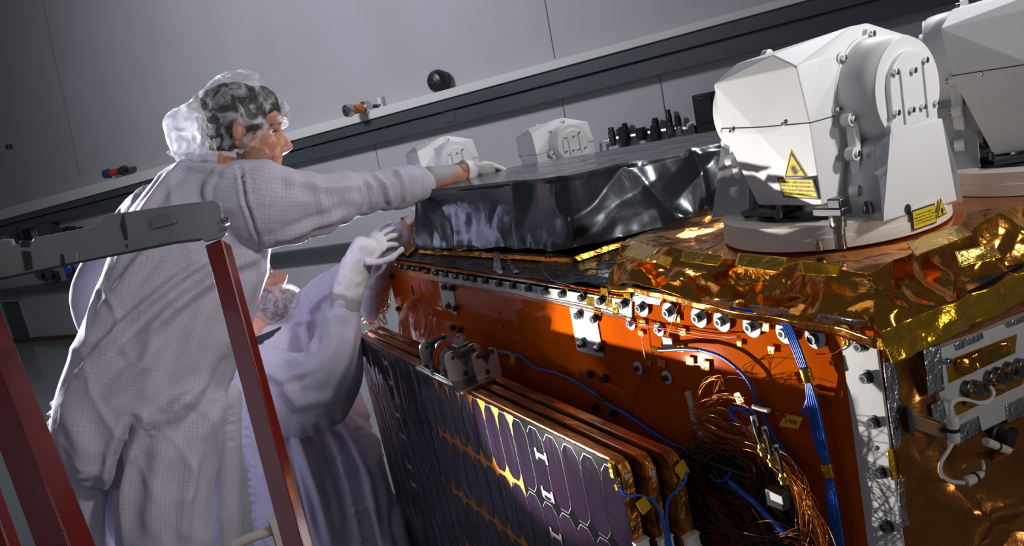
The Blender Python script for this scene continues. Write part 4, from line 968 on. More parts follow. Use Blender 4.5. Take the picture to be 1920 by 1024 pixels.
for i in range(5):
    o = (i-2)*3.7
    cable_thing('blue_cable', '%s blue cable of the bundle hanging from the silver tape beside the corner strip' % ['leftmost', 'second', 'middle', 'fourth', 'rightmost'][i], 'cable', yp([(1372+o, 577), (1398, 583+o*.3), (1440, 592+o*.3), (1470+o*.8, 603), (1488+o, 640), (1505+o*.9, 685), (1514+o*.5, 708), (1524+o*1.2, 760), (1538+o*1.3, 830), (1552+o*.6, 880), (1560+o*1.2, 940), (1575+o*1.3, 1050)], [-.006, -.006, -.004, -.014, -.022, -.024, -.024, -.026, -.026, -.024, -.026, -.02]), .0017, 'blue_wire', group='blue bundle by the corner strip')
for (a, b, lab) in [((1509, 690), (1517, 716), 'yellow tape tie around the upper part of the blue bundle'), ((1549, 868), (1555, 892), 'yellow tape tie around the lower part of the blue bundle')]:
    mb = MB(); mb.lathe(YP(*a, -.025), YP(*b, -.025)-YP(*a, -.025), [(0, .0085), (np.linalg.norm(YP(*b, -.025)-YP(*a, -.025)), .0080)], 14); tag(mb.build('tape_tie', 'kapton_tape'), lab, 'tape')
cc = cable_thing('blue_cable', 'blue cable arching from the small white sensor down into the copper wires', 'cable', yp([(1258, 655), (1290, 653), (1320, 658), (1350, 668), (1375, 685), (1400, 710), (1416, 742), (1432, 780), (1450, 818), (1475, 850), (1500, 885)], -.018), .0030, 'blue_wire')
mb = MB(); mb.tube(yp([(1236, 656), (1250, 656), (1280, 654), (1310, 656)], -.018), .0038, 10); mb.build('black_sleeve', 'black_rubber', cc)
mb = MB(); mb.cyl(YP(1226, 654, -.012), YP(1240, 657, -.016), .006, 10); mb.build('yellow_boot', 'kapton_tape', cc)
cable_thing('blue_cable', 'short blue cable dropping from the bundle to the yellow tag', 'cable', yp([(1516, 712), (1518, 730), (1512, 758), (1502, 778)], -.022), .0028, 'blue_wire')
cable_thing('blue_cable', 'thick blue cable at the bottom among the dark harness', 'cable', yp([(1368, 903), (1390, 922), (1412, 940), (1440, 970), (1475, 1003)], -.065), .0045, 'blue_wire')
for i, pts in enumerate([[(1372, 762), (1366, 775), (1378, 800), (1400, 812)], [(1376, 764), (1370, 782), (1385, 806), (1408, 810)], [(1380, 760), (1378, 778), (1392, 800), (1402, 808)], [(1372, 770), (1385, 765), (1400, 775), (1412, 790)], [(1330, 890), (1345, 902), (1362, 900), (1370, 885)], [(1390, 768), (1405, 766), (1415, 778), (1420, 796)]]):
    cable_thing('blue_loop', '%s blue wire loop in the knot left of the brass connectors' % ['leftmost', 'second', 'third', 'lying flat upper', '', 'rightmost'][i] if i != 4 else 'blue wire loop lying low in the dark harness below the knot', 'wire', yp(pts, -.045), .0022, 'blue_wire', group='knot of blue loops')
mb = MB(); mb.box(YP(1253, 643, -.008), (.024, .004, .020)); tag(mb.build('white_sensor', 'paper', bevel=.0006), 'small white square sensor in the bright part of the side panel', 'sensor')
tag_flag([(1472, 776), (1506, 783), (1497, 804), (1462, 798)], 'yellow cable tag marked J-408 left of the blue bundle', -.03, 'J-408')
tag_flag([(1376, 738), (1386, 735), (1396, 752), (1384, 758)], 'yellow cable tag marked 72 above the blue loops', -.05, '72')
tag_flag([(1402, 800), (1411, 794), (1420, 810), (1411, 818)], 'yellow cable tag beside the grey sleeved wires', -.055)
tag_flag([(1522, 960), (1530, 958), (1531, 968), (1523, 970)], 'tiny yellow tag low beside the blue bundle', -.03)
for x, y, x2, y2, lab in [(1426, 832, 1434, 852, 'brass connector'), (1446, 852, 1451, 872, 'brass connector'), (1467, 886, 1472, 906, 'brass connector')]:
    which = {1426: 'upper left', 1446: 'middle', 1467: 'lower right'}[x]
    a, b = YP(x, y, -.095), YP(x2, y2, -.095); L = np.linalg.norm(b-a); t = thing('brass_connector', 'brass coaxial connector, %s of the three hanging ones' % which, 'connector', a)
    mb = MB(); mb.lathe(a, b-a, [(0, .0045), (L*.3, .0055), (L*.32, .0078), (L*.6, .0078), (L*.62, .0060), (L, .0065)], 12); mb.build('shell', 'brass', t)
    mb = MB(); mb.tube([a, a+unit(a-b)*.018+V(0, 0, .004), YP(x-14, y-52, -.085)], .0028, 8); mb.build('lead', 'black_rubber', t)
    mb = MB(); p = YP(x-9, y-32, -.090); mb.cyl(p, YP(x-14, y-52, -.086), .0040, 10); mb.build('grey_sleeve', 'pale_wire', t)
cable_thing('grey_sleeve', 'pale grey wire sleeve above the brass connectors, pointing right', 'wire', yp([(1412, 762), (1430, 768), (1442, 770)], -.05), .0035, 'pale_wire')
cable_thing('black_wire', 'thin black wire between the grey sleeve and the J-408 tag', 'wire', yp([(1440, 770), (1458, 774), (1472, 782)], -.04), .0018, 'black_rubber')
cable_thing('clear_sleeve', 'translucent tapered sleeve hanging at the left of the copper wires', 'sleeve', yp([(1290, 735), (1298, 762), (1304, 790), (1318, 818)], -.03), .006, 'pale_wire')
# wire bundles nobody could count
rs = np.random.RandomState(11)
def wires(name, label, paths, n, jit, r, mat_, Y=-.05, yj=.03, cat='wires', k=6):
    mb = MB()
    for i in range(n):
        pth = paths[rs.randint(len(paths))]; off = rs.randn(2)*jit*.5; pts = []
        for j, (x, y) in enumerate(pth):
            e = rs.randn(2)*jit*.6; pts.append(YP(x+off[0]+e[0], y+off[1]+e[1], Y+rs.randn()*yj*.4))
        mb.tube(pts, r*(.8+.4*rs.rand()), 5, True, k)
    o = mb.build(name, mat_, None, smooth=180); tag(o, label, cat, kind='stuff'); return o
wires('copper_wires', 'fan of bright copper wires spraying right from the translucent sleeve', [[(1300, 772), (1330, 745), (1365, 735), (1395, 745)], [(1300, 775), (1330, 755), (1370, 752), (1400, 768)], [(1302, 778), (1345, 770), (1385, 790), (1420, 830)], [(1300, 770), (1320, 720), (1350, 712), (1352, 735)], [(1306, 772), (1340, 752), (1352, 770), (1330, 790)]], 34, 8, .0005, 'copper_wire', -.045)
wires('copper_wires', 'long sweep of copper wires from the sleeve down to the right bottom', [[(1302, 778), (1350, 800), (1400, 835), (1460, 870), (1500, 930), (1530, 990), (1550, 1040)], [(1300, 790), (1360, 815), (1420, 838), (1470, 880), (1520, 960), (1545, 1030)], [(1320, 790), (1380, 810), (1440, 850), (1490, 900), (1500, 980), (1505, 1040)]], 56, 12, .0006, 'copper_wire', -.045, .04)
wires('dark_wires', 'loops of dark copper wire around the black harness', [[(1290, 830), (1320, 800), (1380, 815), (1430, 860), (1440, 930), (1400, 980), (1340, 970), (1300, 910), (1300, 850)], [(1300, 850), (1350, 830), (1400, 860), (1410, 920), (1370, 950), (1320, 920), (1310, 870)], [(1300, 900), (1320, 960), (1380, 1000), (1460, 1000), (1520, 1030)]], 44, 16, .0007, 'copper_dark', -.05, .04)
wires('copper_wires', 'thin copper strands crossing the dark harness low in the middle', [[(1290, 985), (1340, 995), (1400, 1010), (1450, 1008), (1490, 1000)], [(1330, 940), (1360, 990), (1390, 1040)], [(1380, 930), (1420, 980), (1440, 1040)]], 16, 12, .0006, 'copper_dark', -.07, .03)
wires('black_harness', 'tangled black cable harness in the shade below the copper wires', [[(1290, 860), (1330, 850), (1400, 870), (1450, 920), (1490, 990), (1500, 1040)], [(1300, 900), (1370, 905), (1430, 960), (1460, 1030)], [(1310, 950), (1380, 960), (1420, 1030)], [(1350, 880), (1300, 930), (1310, 1030)]], 60, 20, .0055, 'harness_dark', -.025, .02)
wires('copper_wires', 'hanging bundle of fine copper wires on the left part of the side panel', [[(777, 556), (762, 575), (752, 600), (753, 632)], [(778, 556), (775, 580), (770, 610), (772, 640)], [(779, 556), (790, 580), (796, 605), (792, 635)], [(780, 556), (798, 580), (808, 605), (800, 632)]], 60, 5, .0006, 'copper_wire', -.02, .02)
wires('copper_wires', 'glittering tangle of copper wires at the far left end of the side panel', [[(715, 520), (700, 550), (690, 590), (700, 610)], [(722, 530), (725, 560), (712, 590), (720, 610)], [(700, 560), (720, 570), (700, 590), (690, 605)]], 44, 8, .0011, 'copper_wire', -.03, .03)
mb = MB(); mb.tube(yp([(772, 536), (775, 548), (777, 560)], -.012), .003, 8); tag(mb.build('violet_wire', 'dark_blue'), 'short violet wire end above the hanging copper bundle', 'wire')
for q, lab in [([(1010, 520), (1020, 512), (1045, 540), (1095, 560)], 'thin blue wire looping over the top edge near the silver strap'),]:
    cable_thing('thin_wire', lab, 'wire', [YP(1016, 495, .03), YP(1018, 508, -.004), YP(1035, 525, -.012), YP(1060, 532, -.014), YP(1085, 540, -.014), YP(1096, 556, -.010)], .0010, 'dark_blue')
for q, lab in [([(822, 528), (900, 543), (1000, 560), (1080, 574), (1150, 592), (1190, 608), (1260, 618), (1330, 628), (1388, 634)], 'pair of thin dark wires taped along the panel, upper strand'), ([(824, 530), (900, 546), (1000, 563), (1080, 578), (1150, 596), (1190, 604), (1260, 622), (1330, 634), (1388, 630)], 'pair of thin dark wires taped along the panel, lower strand'),
               ([(1273, 570), (1262, 600), (1250, 635)], 'thin dark wire slanting down from the silver tape to the white sensor'), ([(1202, 616), (1206, 650), (1214, 690), (1220, 735)], 'thin dark wire hanging from the yellow film square, right strand'), ([(1202, 616), (1207, 660), (1212, 690), (1195, 735), (1183, 785)], 'thin copper wire hanging from the yellow film square, left strand'),
               ([(1137, 530), (1140, 550), (1138, 575), (1130, 585)], 'thin dark wire loop over the white strip'), ([(1582, 625), (1583, 645), (1565, 662), (1530, 664)], 'thin wire curving from the tape near the corner strip'), ([(1345, 745), (1346, 722), (1368, 706), (1400, 710)], 'thin dark wire arching above the copper wires')]:
    cable_thing('thin_wire', lab, 'wire', yp(q, -.010), .0008, 'copper_dark')
cable_thing('blue_cable', 'blue cable lying across the array end, left branch from the yellow tag', 'cable', [AP(LEN-.005, -.006, ZT-.035), AP(LEN+.010, -.002, ZT-.05), AP(LEN+.016, .02, ZT-.058), AP(LEN+.030, .036, ZT-.075), AP(LEN+.034, .040, ZT-.12), AP(LEN+.036, .040, ZT-.22), AP(LEN+.036, .040, ZT-.30)], .0024, 'blue_wire')
cable_thing('blue_cable', 'blue cable lying across the array end, right branch over the rear panel', 'cable', [AP(LEN+.045, .092, ZT-.02), AP(LEN+.058, .082, ZT-.035), AP(LEN+.058, .070, ZT-.05), AP(LEN+.044, .050, ZT-.07), AP(LEN+.038, .044, ZT-.12), AP(LEN+.040, .045, ZT-.22), AP(LEN+.040, .045, ZT-.30)], .0024, 'blue_wire')
def wing_tag(s, d, z, lab, u=None):
    t = thing('cable_tag', lab, 'tag', AP(s, d, z)); mb = MB(); mb.box(AP(s, d, z), (.0012, .020, .026), (ux, unit(uy+Z_*.35), unit(Z_-uy*.35))); mb.build('flag', 'tag_yellow', t, bevel=.0003)
wing_tag(LEN+.022, .018, ZT-.072, 'yellow tag on the blue cable at the front array panel end'); wing_tag(LEN+.056, .078, ZT-.024, 'yellow tag on the blue cable at the rear array panel end')
mb = MB(); mb.box(AP(LEN-.012, -.004, ZT-.012), (.012, .010, .028), (ux, uy, Z_)); mb.box(AP(LEN-.006, -.005, ZT-.040), (.010, .008, .012), (ux, uy, Z_)); tag(mb.build('yellow_tape_wrap', 'kapton_tape', bevel=.002), 'yellow tape wrap on the near top corner of the front array panel', 'tape')
t = thing('connector_label', 'white label on the black connector among the dark harness', 'connector', YP(1457, 930, -.11)); mb = MB(); mb.box(YP(1458, 934, -.096), (.030, .014, .026)); mb.build('body', 'black_plastic', t, bevel=.002); mb = MB(); mb.prism(yp([(1443, 921), (1466, 931), (1469, 946), (1446, 936)], -.106), (0, -.001, 0)); mb.build('label', 'paper', t)

# ------------------------------------------------------------------ people
class Limb:
    """tapering tube through measured joints: (x, y, depth, half width in photo pixels, half thickness in metres)"""
    def __init__(s, keys, k=6, cap=True, n=20, grow=1.0):
        P = []; 
        for x, y, d, rw, rd in keys: p = D(x, y, d); P.append(np.r_[p, rw*d/FPX*grow, rd*grow])
        s.pts = np.array(spline(P, k)); N = len(s.pts); s.T = np.zeros((N, 3)); s.S = np.zeros((N, 3)); s.B = np.zeros((N, 3)); s.L = np.zeros(N)
        for i in range(N):
            t = unit(s.pts[min(i+1, N-1), :3]-s.pts[max(i-1, 0), :3]); vw = unit(C0-s.pts[i, :3]); S = unit(np.cross(t, vw)); s.T[i] = t; s.S[i] = S; s.B[i] = np.cross(S, t)
            if s.B[i]@vw < 0: s.B[i] = -s.B[i]
            if i: s.L[i] = s.L[i-1]+np.linalg.norm(s.pts[i, :3]-s.pts[i-1, :3])
        s.n = n; s.cap = cap; s.R = s.pts[:, 3:5].mean()
    def add(s, mb, shrink=1.0):
        rings = []; N = len(s.pts)
        def ring(c, S, B, a, b): return [c+S*a*math.cos(q)+B*b*math.sin(q) for q in np.linspace(0, 2*math.pi, s.n, endpoint=False)]
        if s.cap:
            for q in (75, 50, 25): r = math.radians(q); c = s.pts[0]; rings.append(ring(c[:3]-s.T[0]*min(c[3], c[4])*shrink*math.sin(r)*.8, s.S[0], s.B[0], c[3]*shrink*math.cos(r), c[4]*shrink*math.cos(r)))
        for i in range(N): c = s.pts[i]; rings.append(ring(c[:3], s.S[i], s.B[i], c[3]*shrink, c[4]*shrink))
        if s.cap:
            for q in (25, 50, 75): r = math.radians(q); c = s.pts[-1]; rings.append(ring(c[:3]+s.T[-1]*min(c[3], c[4])*shrink*math.sin(r)*.8, s.S[-1], s.B[-1], c[3]*shrink*math.cos(r), c[4]*shrink*math.cos(r)))
        v = [p for r in rings for p in r]; n = s.n; f = []
        for i in range(len(rings)-1):
            for j in range(n): f.append((i*n+j, i*n+(j+1) % n, (i+1)*n+(j+1) % n, (i+1)*n+j))
        f += [tuple(range(n))[::-1], tuple(range((len(rings)-1)*n, len(rings)*n))]
        mb.add(v, f)
def remesh(mb, voxel, smooth=4, fac=.6):
    me = mb.mesh('tmp', 'skin', (0, 0, 0), None); o = bpy.data.objects.new('tmp', me); col.objects.link(o)
    r = o.modifiers.new('r', 'REMESH'); r.mode = 'VOXEL'; r.voxel_size = voxel; r.adaptivity = 0
    q = o.modifiers.new('s', 'SMOOTH'); q.factor = fac; q.iterations = smooth
    dg = bpy.context.evaluated_depsgraph_get(); dg.update(); out = bpy.data.meshes.new_from_object(o.evaluated_get(dg))
    bpy.data.objects.remove(o); bpy.data.meshes.remove(me); return out
def co_no(me):
    n = len(me.vertices); P = np.empty(n*3); me.vertices.foreach_get('co', P); Nn = np.empty(n*3); me.vertex_normals.foreach_get('vector', Nn); return P.reshape(-1, 3), Nn.reshape(-1, 3)
def proj(P):
    v = P-C0; z = v@FW; return np.c_[960+FPX*(v@CR)/z, 512-FPX*(v@CU)/z], z
def seg_dist(Q, poly):
    best = np.full(len(Q), 1e9); tt = np.zeros(len(Q)); n = len(poly)-1
    for i in range(n):
        a, b = np.array(poly[i], float), np.array(poly[i+1], float); ab = b-a; t = np.clip(((Q-a)@ab)/(ab@ab), 0, 1); d = np.hypot(*(Q-a-t[:, None]*ab).T)
        m_ = d < best; best[m_] = d[m_]; tt[m_] = (i+t[m_])/n
    return best, tt
def finish(me, P, name, mat_, parent, smooth=180):
    org = wloc(parent); me.vertices.foreach_set('co', (P-org).ravel()); me.update(); me.materials.clear(); me.materials.append(MATS[mat_]); me.name = name
    me.shade_smooth(); o = bpy.data.objects.new(name, me); col.objects.link(o); o.parent = parent; return o
def garment(limbs, parent, name, voxel=.0075, folds=(), dents=(), noise=1.0, zmax=3, mat_='cloth', noisef=None, smooth=5):
    """one cloth surface around all limbs; folds = (photo polyline, width px, height m): modelled ridges on the side towards the camera"""
    mb = MB()
    for l in limbs: l.add(mb)
    me = remesh(mb, voxel, smooth); P, Nn = co_no(me)
    # nearest limb station -> cloth coordinates
    best = np.full(len(P), 1e9); cu = np.zeros(len(P)); cv = np.zeros(len(P)); li = np.zeros(len(P), int)
    for k, l in enumerate(limbs):
        for i in range(len(l.pts)):
            r = P-l.pts[i, :3]; a, b = r@l.S[i], r@l.B[i]; ax = r@l.T[i]
            e = np.sqrt((a/l.pts[i, 3])**2+(b/l.pts[i, 4])**2)*.05+np.abs(ax); m_ = e < best
            best[m_] = e[m_]; ang_ = np.arctan2(a[m_], b[m_]); cu[m_] = ang_*l.R*1.0; cv[m_] = l.L[i]+ax[m_]; li[m_] = k
    vw = C0-P; vw /= np.linalg.norm(vw, axis=1)[:, None]; face = np.clip((Nn*vw).sum(1)*1.6, 0, 1)
    Q, z = proj(P); h = np.zeros(len(P))
    # wandering soft folds following the cloth
    F = np.c_[cu*1.0, cv*.28, li*3.1+P[:, 2]*.3]
    h += noise*(vnoise(F, 12, 1)*.007+vnoise(F, 34, 2)*.0012+(1-np.abs(vnoise(np.c_[cu*.8+cv*.5, cv*.5-cu*.2, li*2.3], 13, 4))*2.2).clip(0, 1)**2*.006-.002)
    if noisef is not None: h += noisef(P, cu, cv, li, Q)
    for poly, wd, amp in folds:
        d, t = seg_dist(Q, poly); env = np.sin(np.clip(t, .02, .98)*math.pi)**.5; prof = np.exp(-(d/wd)**2)-.45*np.exp(-((d-1.6*wd)/wd)**2)
        h += 1.5*amp*prof*env*face
    P2 = P+Nn*h[:, None]
    for nm, val in (('cu', cu+vnoise(P, 12, 6)*.0), ('cv', cv)):
        at = me.attributes.new(nm, 'FLOAT', 'POINT'); at.data.foreach_set('value', val.astype(np.float32))
    return finish(me, P2, name, mat_, parent)
def head_parts(mb, P0, f, u, s=1.0):
    """head around centre P0, f = looking direction, u = up"""
    f = unit(f); l = unit(np.cross(u, f)); u = np.cross(f, l); ax = (f, l, u)
    g = lambda x, y, z: P0+(f*x+l*y+u*z)*s
    B = lambda c, r, n=16: mb.ball(g(*c), tuple(q*s for q in r), n, ax)
    B((-.012, 0, .030), (.094, .074, .086), 28); B((.030, 0, -.020), (.058, .058, .088), 24); B((.030, 0, -.085), (.052, .048, .034), 20); B((.072, 0, -.100), (.020, .024, .017))
    B((.060, 0, .045), (.036, .056, .040), 20)
    B((.074, 0, .018), (.017, .044, .011)); 
    for sg in (-1, 1):
        B((.062, sg*.038, -.024), (.026, .024, .022)); B((.040, sg*.046, -.065), (.036, .014, .038)); B((.101, sg*.011, -.036), (.012, .007, .009), 12)
        mb.ball(g(-.010, sg*.074, -.006), (.014*s, .007*s, .028*s), 14, ax); mb.ball(g(-.008, sg*.079, .012), (.011*s, .004*s, .010*s), 10, ax)
    mb.lathe(g(.082, 0, .018), g(.116, 0, -.026)-g(.082, 0, .018), [(0, .008*s), (.02*s, .0085*s), (.045*s, .0105*s), (.056*s, .011*s), (.062*s, .007*s)], 12)
    B((.104, 0, -.034), (.013, .012, .009), 12); B((.086, 0, -.018), (.020, .014, .030), 14); B((.092, 0, -.034), (.016, .018, .012), 14)
    B((.088, 0, -.050), (.010, .024, .014)); B((.088, 0, -.070), (.010, .021, .012)); B((.094, 0, -.0565), (.007, .020, .0048), 12); B((.092, 0, -.0685), (.007, .017, .0052), 12)
    return g, ax
def eyes(parent, g, ax, s=1.0):
    for sg in (-1, 1):
        mb = MB(); mb.ball(g(.066, sg*.031, .000), .0125*s, 16, ax); e = mb.build('eye', 'eye_white', parent, smooth=180)
        mb = MB(); mb.ball(g(.0735, sg*.031, .000), .0062*s, 12, ax); mb.build('iris', 'iris', e, smooth=180)
        mb = MB(); mb.tube([g(.072, sg*.014, .020), g(.079, sg*.028, .027), g(.068, sg*.048, .020)], .0032*s, 8); mb.build('eyebrow', 'hair', parent, smooth=180)
        mb = MB(); mb.tube([g(.077, sg*.018, .004), g(.081, sg*.030, .0095), g(.073, sg*.045, .003)], .0019*s, 8); mb.build('eyelash', 'hair', parent, smooth=180)
def hand_parts(mb, wrist, pdir, across, nrm, curl, L=.19, spread=1.0, thumb=None, thumb_pts=None):
    """glove: palm + five fingers of different lengths. pdir = towards the fingers, across = towards the index side, nrm = back of the hand. curl: per finger bend (deg per joint)"""
    pdir, across = unit(pdir), unit(across); nrm = unit(nrm); w = V(*wrist)
    ax = (pdir, across, nrm); pl = L*.52
    mb.ball(w+pdir*pl*.52, (pl*.60, L*.225, L*.085), 20, ax); mb.ball(w+pdir*pl*.80, (pl*.28, L*.235, L*.075), 16, ax); mb.ball(w+pdir*.01, (pl*.30, L*.17, L*.11), 16, ax)
    mb.ball(w+pdir*pl*.35+across*L*.13-nrm*L*.05, (pl*.38, L*.11, L*.09), 14, ax)
    lens = (.44, .48, .45, .36); offs = (.165, .058, -.052, -.155)
    for i in range(4):
        base = w+pdir*pl*(.90 if i != 3 else .82)+across*L*offs[i]; d = unit(pdir+across*(offs[i]*.7*spread)); a = 0; p = base; pts = [base-d*L*.08, base]
        for j, fr in enumerate((.42, .33, .25)):
            a += math.radians(curl[i] if np.isscalar(curl[i]) else curl[i][j]); dd = d*math.cos(a)-nrm*math.sin(a); p = p+dd*L*lens[i]*fr; pts.append(p)
        for j in range(len(pts)-1): mb.cyl(pts[j], pts[j+1], L*.048*(1-.05*j), 12, L*.048*(1-.05*(j+1)))
        for j, q in enumerate(pts): mb.ball(q, L*(.050-.003*j), 12)
    if thumb_pts is None:
        t0 = w+pdir*pl*.22+across*L*.14; tdir = unit(pdir*.75+across*.65-nrm*.35) if thumb is None else unit(thumb)
        thumb_pts = [t0, t0+tdir*L*.18, t0+unit(tdir+pdir*.3)*L*.33, t0+unit(tdir+pdir*.5)*L*.46]
    tp = thumb_pts
    for j in range(len(tp)-1): mb.cyl(tp[j], tp[j+1], L*.062*(1-.08*j), 12, L*.062*(1-.08*(j+1)))
    for j, q in enumerate(tp): mb.ball(q, L*.062*(1-.07*j), 12)

# ---- standing man in front
m1 = thing('person', 'person in hair net and checked coverall reaching an arm over the black foil box', 'person', (-1.58, -.80, .68), 'people in clean room clothes')
torso = Limb([(428, 294, 2.12, 58, .085), (432, 312, 2.11, 72, .10), (418, 350, 2.10, 100, .115), (392, 408, 2.09, 124, .135), (360, 490, 2.07, 140, .145), (325, 590, 2.06, 141, .150), (290, 680, 2.05, 143, .155), (262, 770, 2.05, 150, .160), (255, 830, 2.05, 145, .150)])
legL = Limb([(205, 770, 2.08, 95, .12), (176, 860, 2.09, 82, .115), (176, 960, 2.10, 72, .105), (186, 1060, 2.11, 70, .10), (215, 1290, 2.13, 52, .085), (240, 1480, 2.14, 58, .075)])
legR = Limb([(330, 770, 2.03, 95, .12), (318, 860, 2.02, 92, .115), (310, 960, 2.01, 88, .11), (315, 1060, 2.01, 84, .10), (345, 1290, 2.02, 62, .085), (365, 1480, 2.03, 60, .075)])
armR = Limb([(440, 372, 2.04, 70, .10), (500, 384, 2.03, 84, .095), (560, 386, 2.05, 68, .075), (620, 376, 2.08, 54, .062), (690, 360, 2.15, 41, .056), (740, 354, 2.20, 42, .052), (785, 345, 2.26, 34, .044), (806, 336, 2.29, 22, .034)])
armL = Limb([(300, 400, 2.16, 60, .08), (250, 440, 2.22, 50, .07), (205, 500, 2.26, 46, .068), (182, 560, 2.26, 47, .066), (205, 625, 2.22, 40, .06), (262, 660, 2.16, 36, .05)])
flap = Limb([(430, 735, 2.20, 22, .05), (424, 830, 2.20, 24, .05), (424, 930, 2.20, 26, .05), (428, 1040, 2.20, 26, .05)])
def fold1(P, cu, cv, li, Q):
    w = np.clip((Q[:, 0]-470)/120, 0, 1)*(li == 3)
    return w*(np.sin(cv*95+vnoise(P, 16, 8)*3)*.0030+vnoise(P, 36, 3)*.003)
F1 = [([(236, 655), (330, 575), (420, 505), (500, 470)], 13, .014), ([(150, 700), (240, 600), (330, 525), (420, 470)], 10, .012), ([(210, 560), (262, 490), (330, 420)], 12, .010), ([(420, 665), (405, 730), (330, 830)], 18, -.014),
      ([(250, 790), (222, 860), (212, 950), (214, 1024)], 11, -.030), ([(405, 700), (330, 770), (262, 800)], 16, .010), ([(120, 760), (160, 850), (150, 1000)], 18, .008), ([(300, 830), (290, 930), (280, 1024)], 20, .010), ([(370, 850), (350, 940), (345, 1024)], 12, .010),
      ([(446, 300), (452, 330), (458, 370), (490, 470)], 4, -.008), ([(350, 300), (300, 350), (255, 410)], 10, .008), ([(520, 330), (600, 350), (680, 345)], 10, .006), ([(505, 460), (580, 430), (660, 400)], 9, .007), ([(700, 325), (722, 350), (735, 385)], 6, .010), ([(740, 315), (756, 345), (762, 378)], 5, .009), ([(680, 335), (692, 360), (690, 395)], 5, -.008), ([(330, 310), (420, 320), (470, 300)], 8, .007),
      ([(480, 500), (440, 600), (400, 700)], 16, .009), ([(300, 600), (270, 680), (200, 740)], 16, .010), ([(360, 560), (330, 650), (300, 760)], 20, -.008)]
garment([torso, legL, legR, armR, armL, flap], m1, 'coverall', .0072, F1, noisef=fold1)
g1c = D(457, 249, 2.06); f1 = unit(CR*.96+FW*.26-CU*.06); u1 = unit(CU*1.0+CR*.04)
mb = MB(); g1, ax1 = head_parts(mb, g1c, f1, u1)
for l in (torso, legL, legR, armR, armL): l.add(mb, .62)
mb.cyl(g1(-.02, 0, -.07), g1(-.05, 0, -.17), .052, 20, .058); mb.ball(g1(-.05, 0, -.16), .07, 16)
mb.cyl(D(785, 345, 2.26), D(868, 324, 2.36), .030, 16, .026)
me = remesh(mb, .0046, 3, .5); P, Nn = co_no(me); P = P
body1 = finish(me, P, 'body', 'skin', m1)
def paint_stubble(body, g, ax, me):       # second material on the beard area of the face
    me.materials.append(MATS['stubble'])
    P, _ = co_no(me); P = P+wloc(body.parent); r = P-g(0, 0, 0); X, Yy, Zz = r@ax[0], r@ax[1], r@ax[2]
    m_ = (np.abs(Zz+.085) < .045) & (X > -.02) & (X < .10) & ~((np.abs(Zz+.062) < .014) & (X > .082)) & (Zz < -.028-.5*np.clip(X-.02, 0, .1)+.008*vnoise(P, 120))
    fc = np.array([all(m_[i] for i in p.vertices) for p in me.polygons], dtype=np.int32) if False else None
    n = len(me.polygons); lt = np.empty(n, int); me.polygons.foreach_get('loop_total', lt); ls = np.empty(n, int); me.polygons.foreach_get('loop_start', ls); vi = np.empty(len(me.loops), int); me.loops.foreach_get('vertex_index', vi)
    me.polygons.foreach_set('material_index', (m_[vi[ls]]).astype(np.int32)); me.update()
paint_stubble(body1, g1, ax1, me)
eyes(m1, g1, ax1)
# hair under the net
mb = MB(); mb.ball(g1(-.020, 0, .038), (.098, .081, .088), 28, ax1); mb.ball(g1(.032, 0, .070), (.070, .070, .052), 20, ax1); mb.ball(g1(.012, 0, .02), (.050, .082, .045), 20, ax1); mb.ball(g1(-.05, 0, -.01), (.062, .070, .055), 20, ax1)
me = remesh(mb, .006, 2); P, Nn = co_no(me); P = P+Nn*(vnoise(P, 60, 2)*.004)[:, None]; finish(me, P, 'hair', 'hair', m1)
def cut_below(me, P, g, ax, pts, keep_back=None):
    """open the cap towards the face: line in the head's own side view"""
    b = bmesh.new(); b.from_mesh(me); b.verts.ensure_lookup_table(); r = P-g(0, 0, 0); X, Zz = r@ax[0], r@ax[2]
    xs, zs = zip(*pts); lim = np.interp(X, xs, zs); bad = Zz < lim
    bmesh.ops.delete(b, geom=[v for v, q in zip(b.verts, bad) if q], context='VERTS'); b.to_mesh(me); b.free()
mb = MB(); mb.ball(g1(-.012, 0, .046), (.118, .094, .104), 32, ax1); mb.ball(g1(-.075, 0, .0), (.085, .080, .088), 24, ax1); mb.ball(g1(-.125, 0, -.018), (.062, .07, .078), 24, ax1); mb.ball(g1(.052, 0, .066), (.060, .080, .058), 24, ax1)
me = remesh(mb, .0055, 6); P, Nn = co_no(me)
CC = Crumple(P.min(0), P.max(0), 260, .0065, .055, 41)
P = P+Nn*(CC(P)+vnoise(P, 30, 3)*.004+vnoise(P, 70, 5)*.0015)[:, None]; me.vertices.foreach_set('co', P.ravel())
cut_below(me, P, g1, ax1, [(-.3, -.13), (-.20, -.125), (-.12, -.105), (-.06, -.070), (.0, -.064), (.03, -.034), (.06, .010), (.10, .036), (.2, .05)])
P, Nn = co_no(me); cap1 = finish(me, P, 'hair_net', 'cap_net', m1); me.materials.append(MATS['cap_net_back'])
Pw = P; r_ = (Pw-g1(0, 0, 0))@ax1[0]+.35*((Pw-g1(0, 0, 0))@ax1[2])
for p_ in me.polygons: p_.material_index = 1 if r_[p_.vertices[0]] < -.083+.010*math.sin(p_.vertices[0]*.01) or r_[p_.vertices[0]] > .112 else 0
if True: cap1['label'] = 'translucent white hair net'
mb = MB(); P_ = []
for x, z, y in [(-.175, -.068, .02), (-.14, -.082, .055), (-.09, -.070, .078), (-.03, -.067, .088), (.015, -.052, .090), (.040, -.018, .085), (.062, .013, .074), (.094, .036, .055), (.108, .042, 0)]: P_.append(g1(x, -y, z))
mb.tube(P_, .0055, 8); P_ = [g1(x, y, z) for x, z, y in [(-.175, -.068, .02), (-.14, -.082, .055), (-.09, -.070, .078), (-.03, -.067, .088), (.015, -.052, .090), (.040, -.018, .085), (.062, .013, .074), (.094, .036, .055), (.108, .042, 0)]]; mb.tube(P_, .0055, 8)
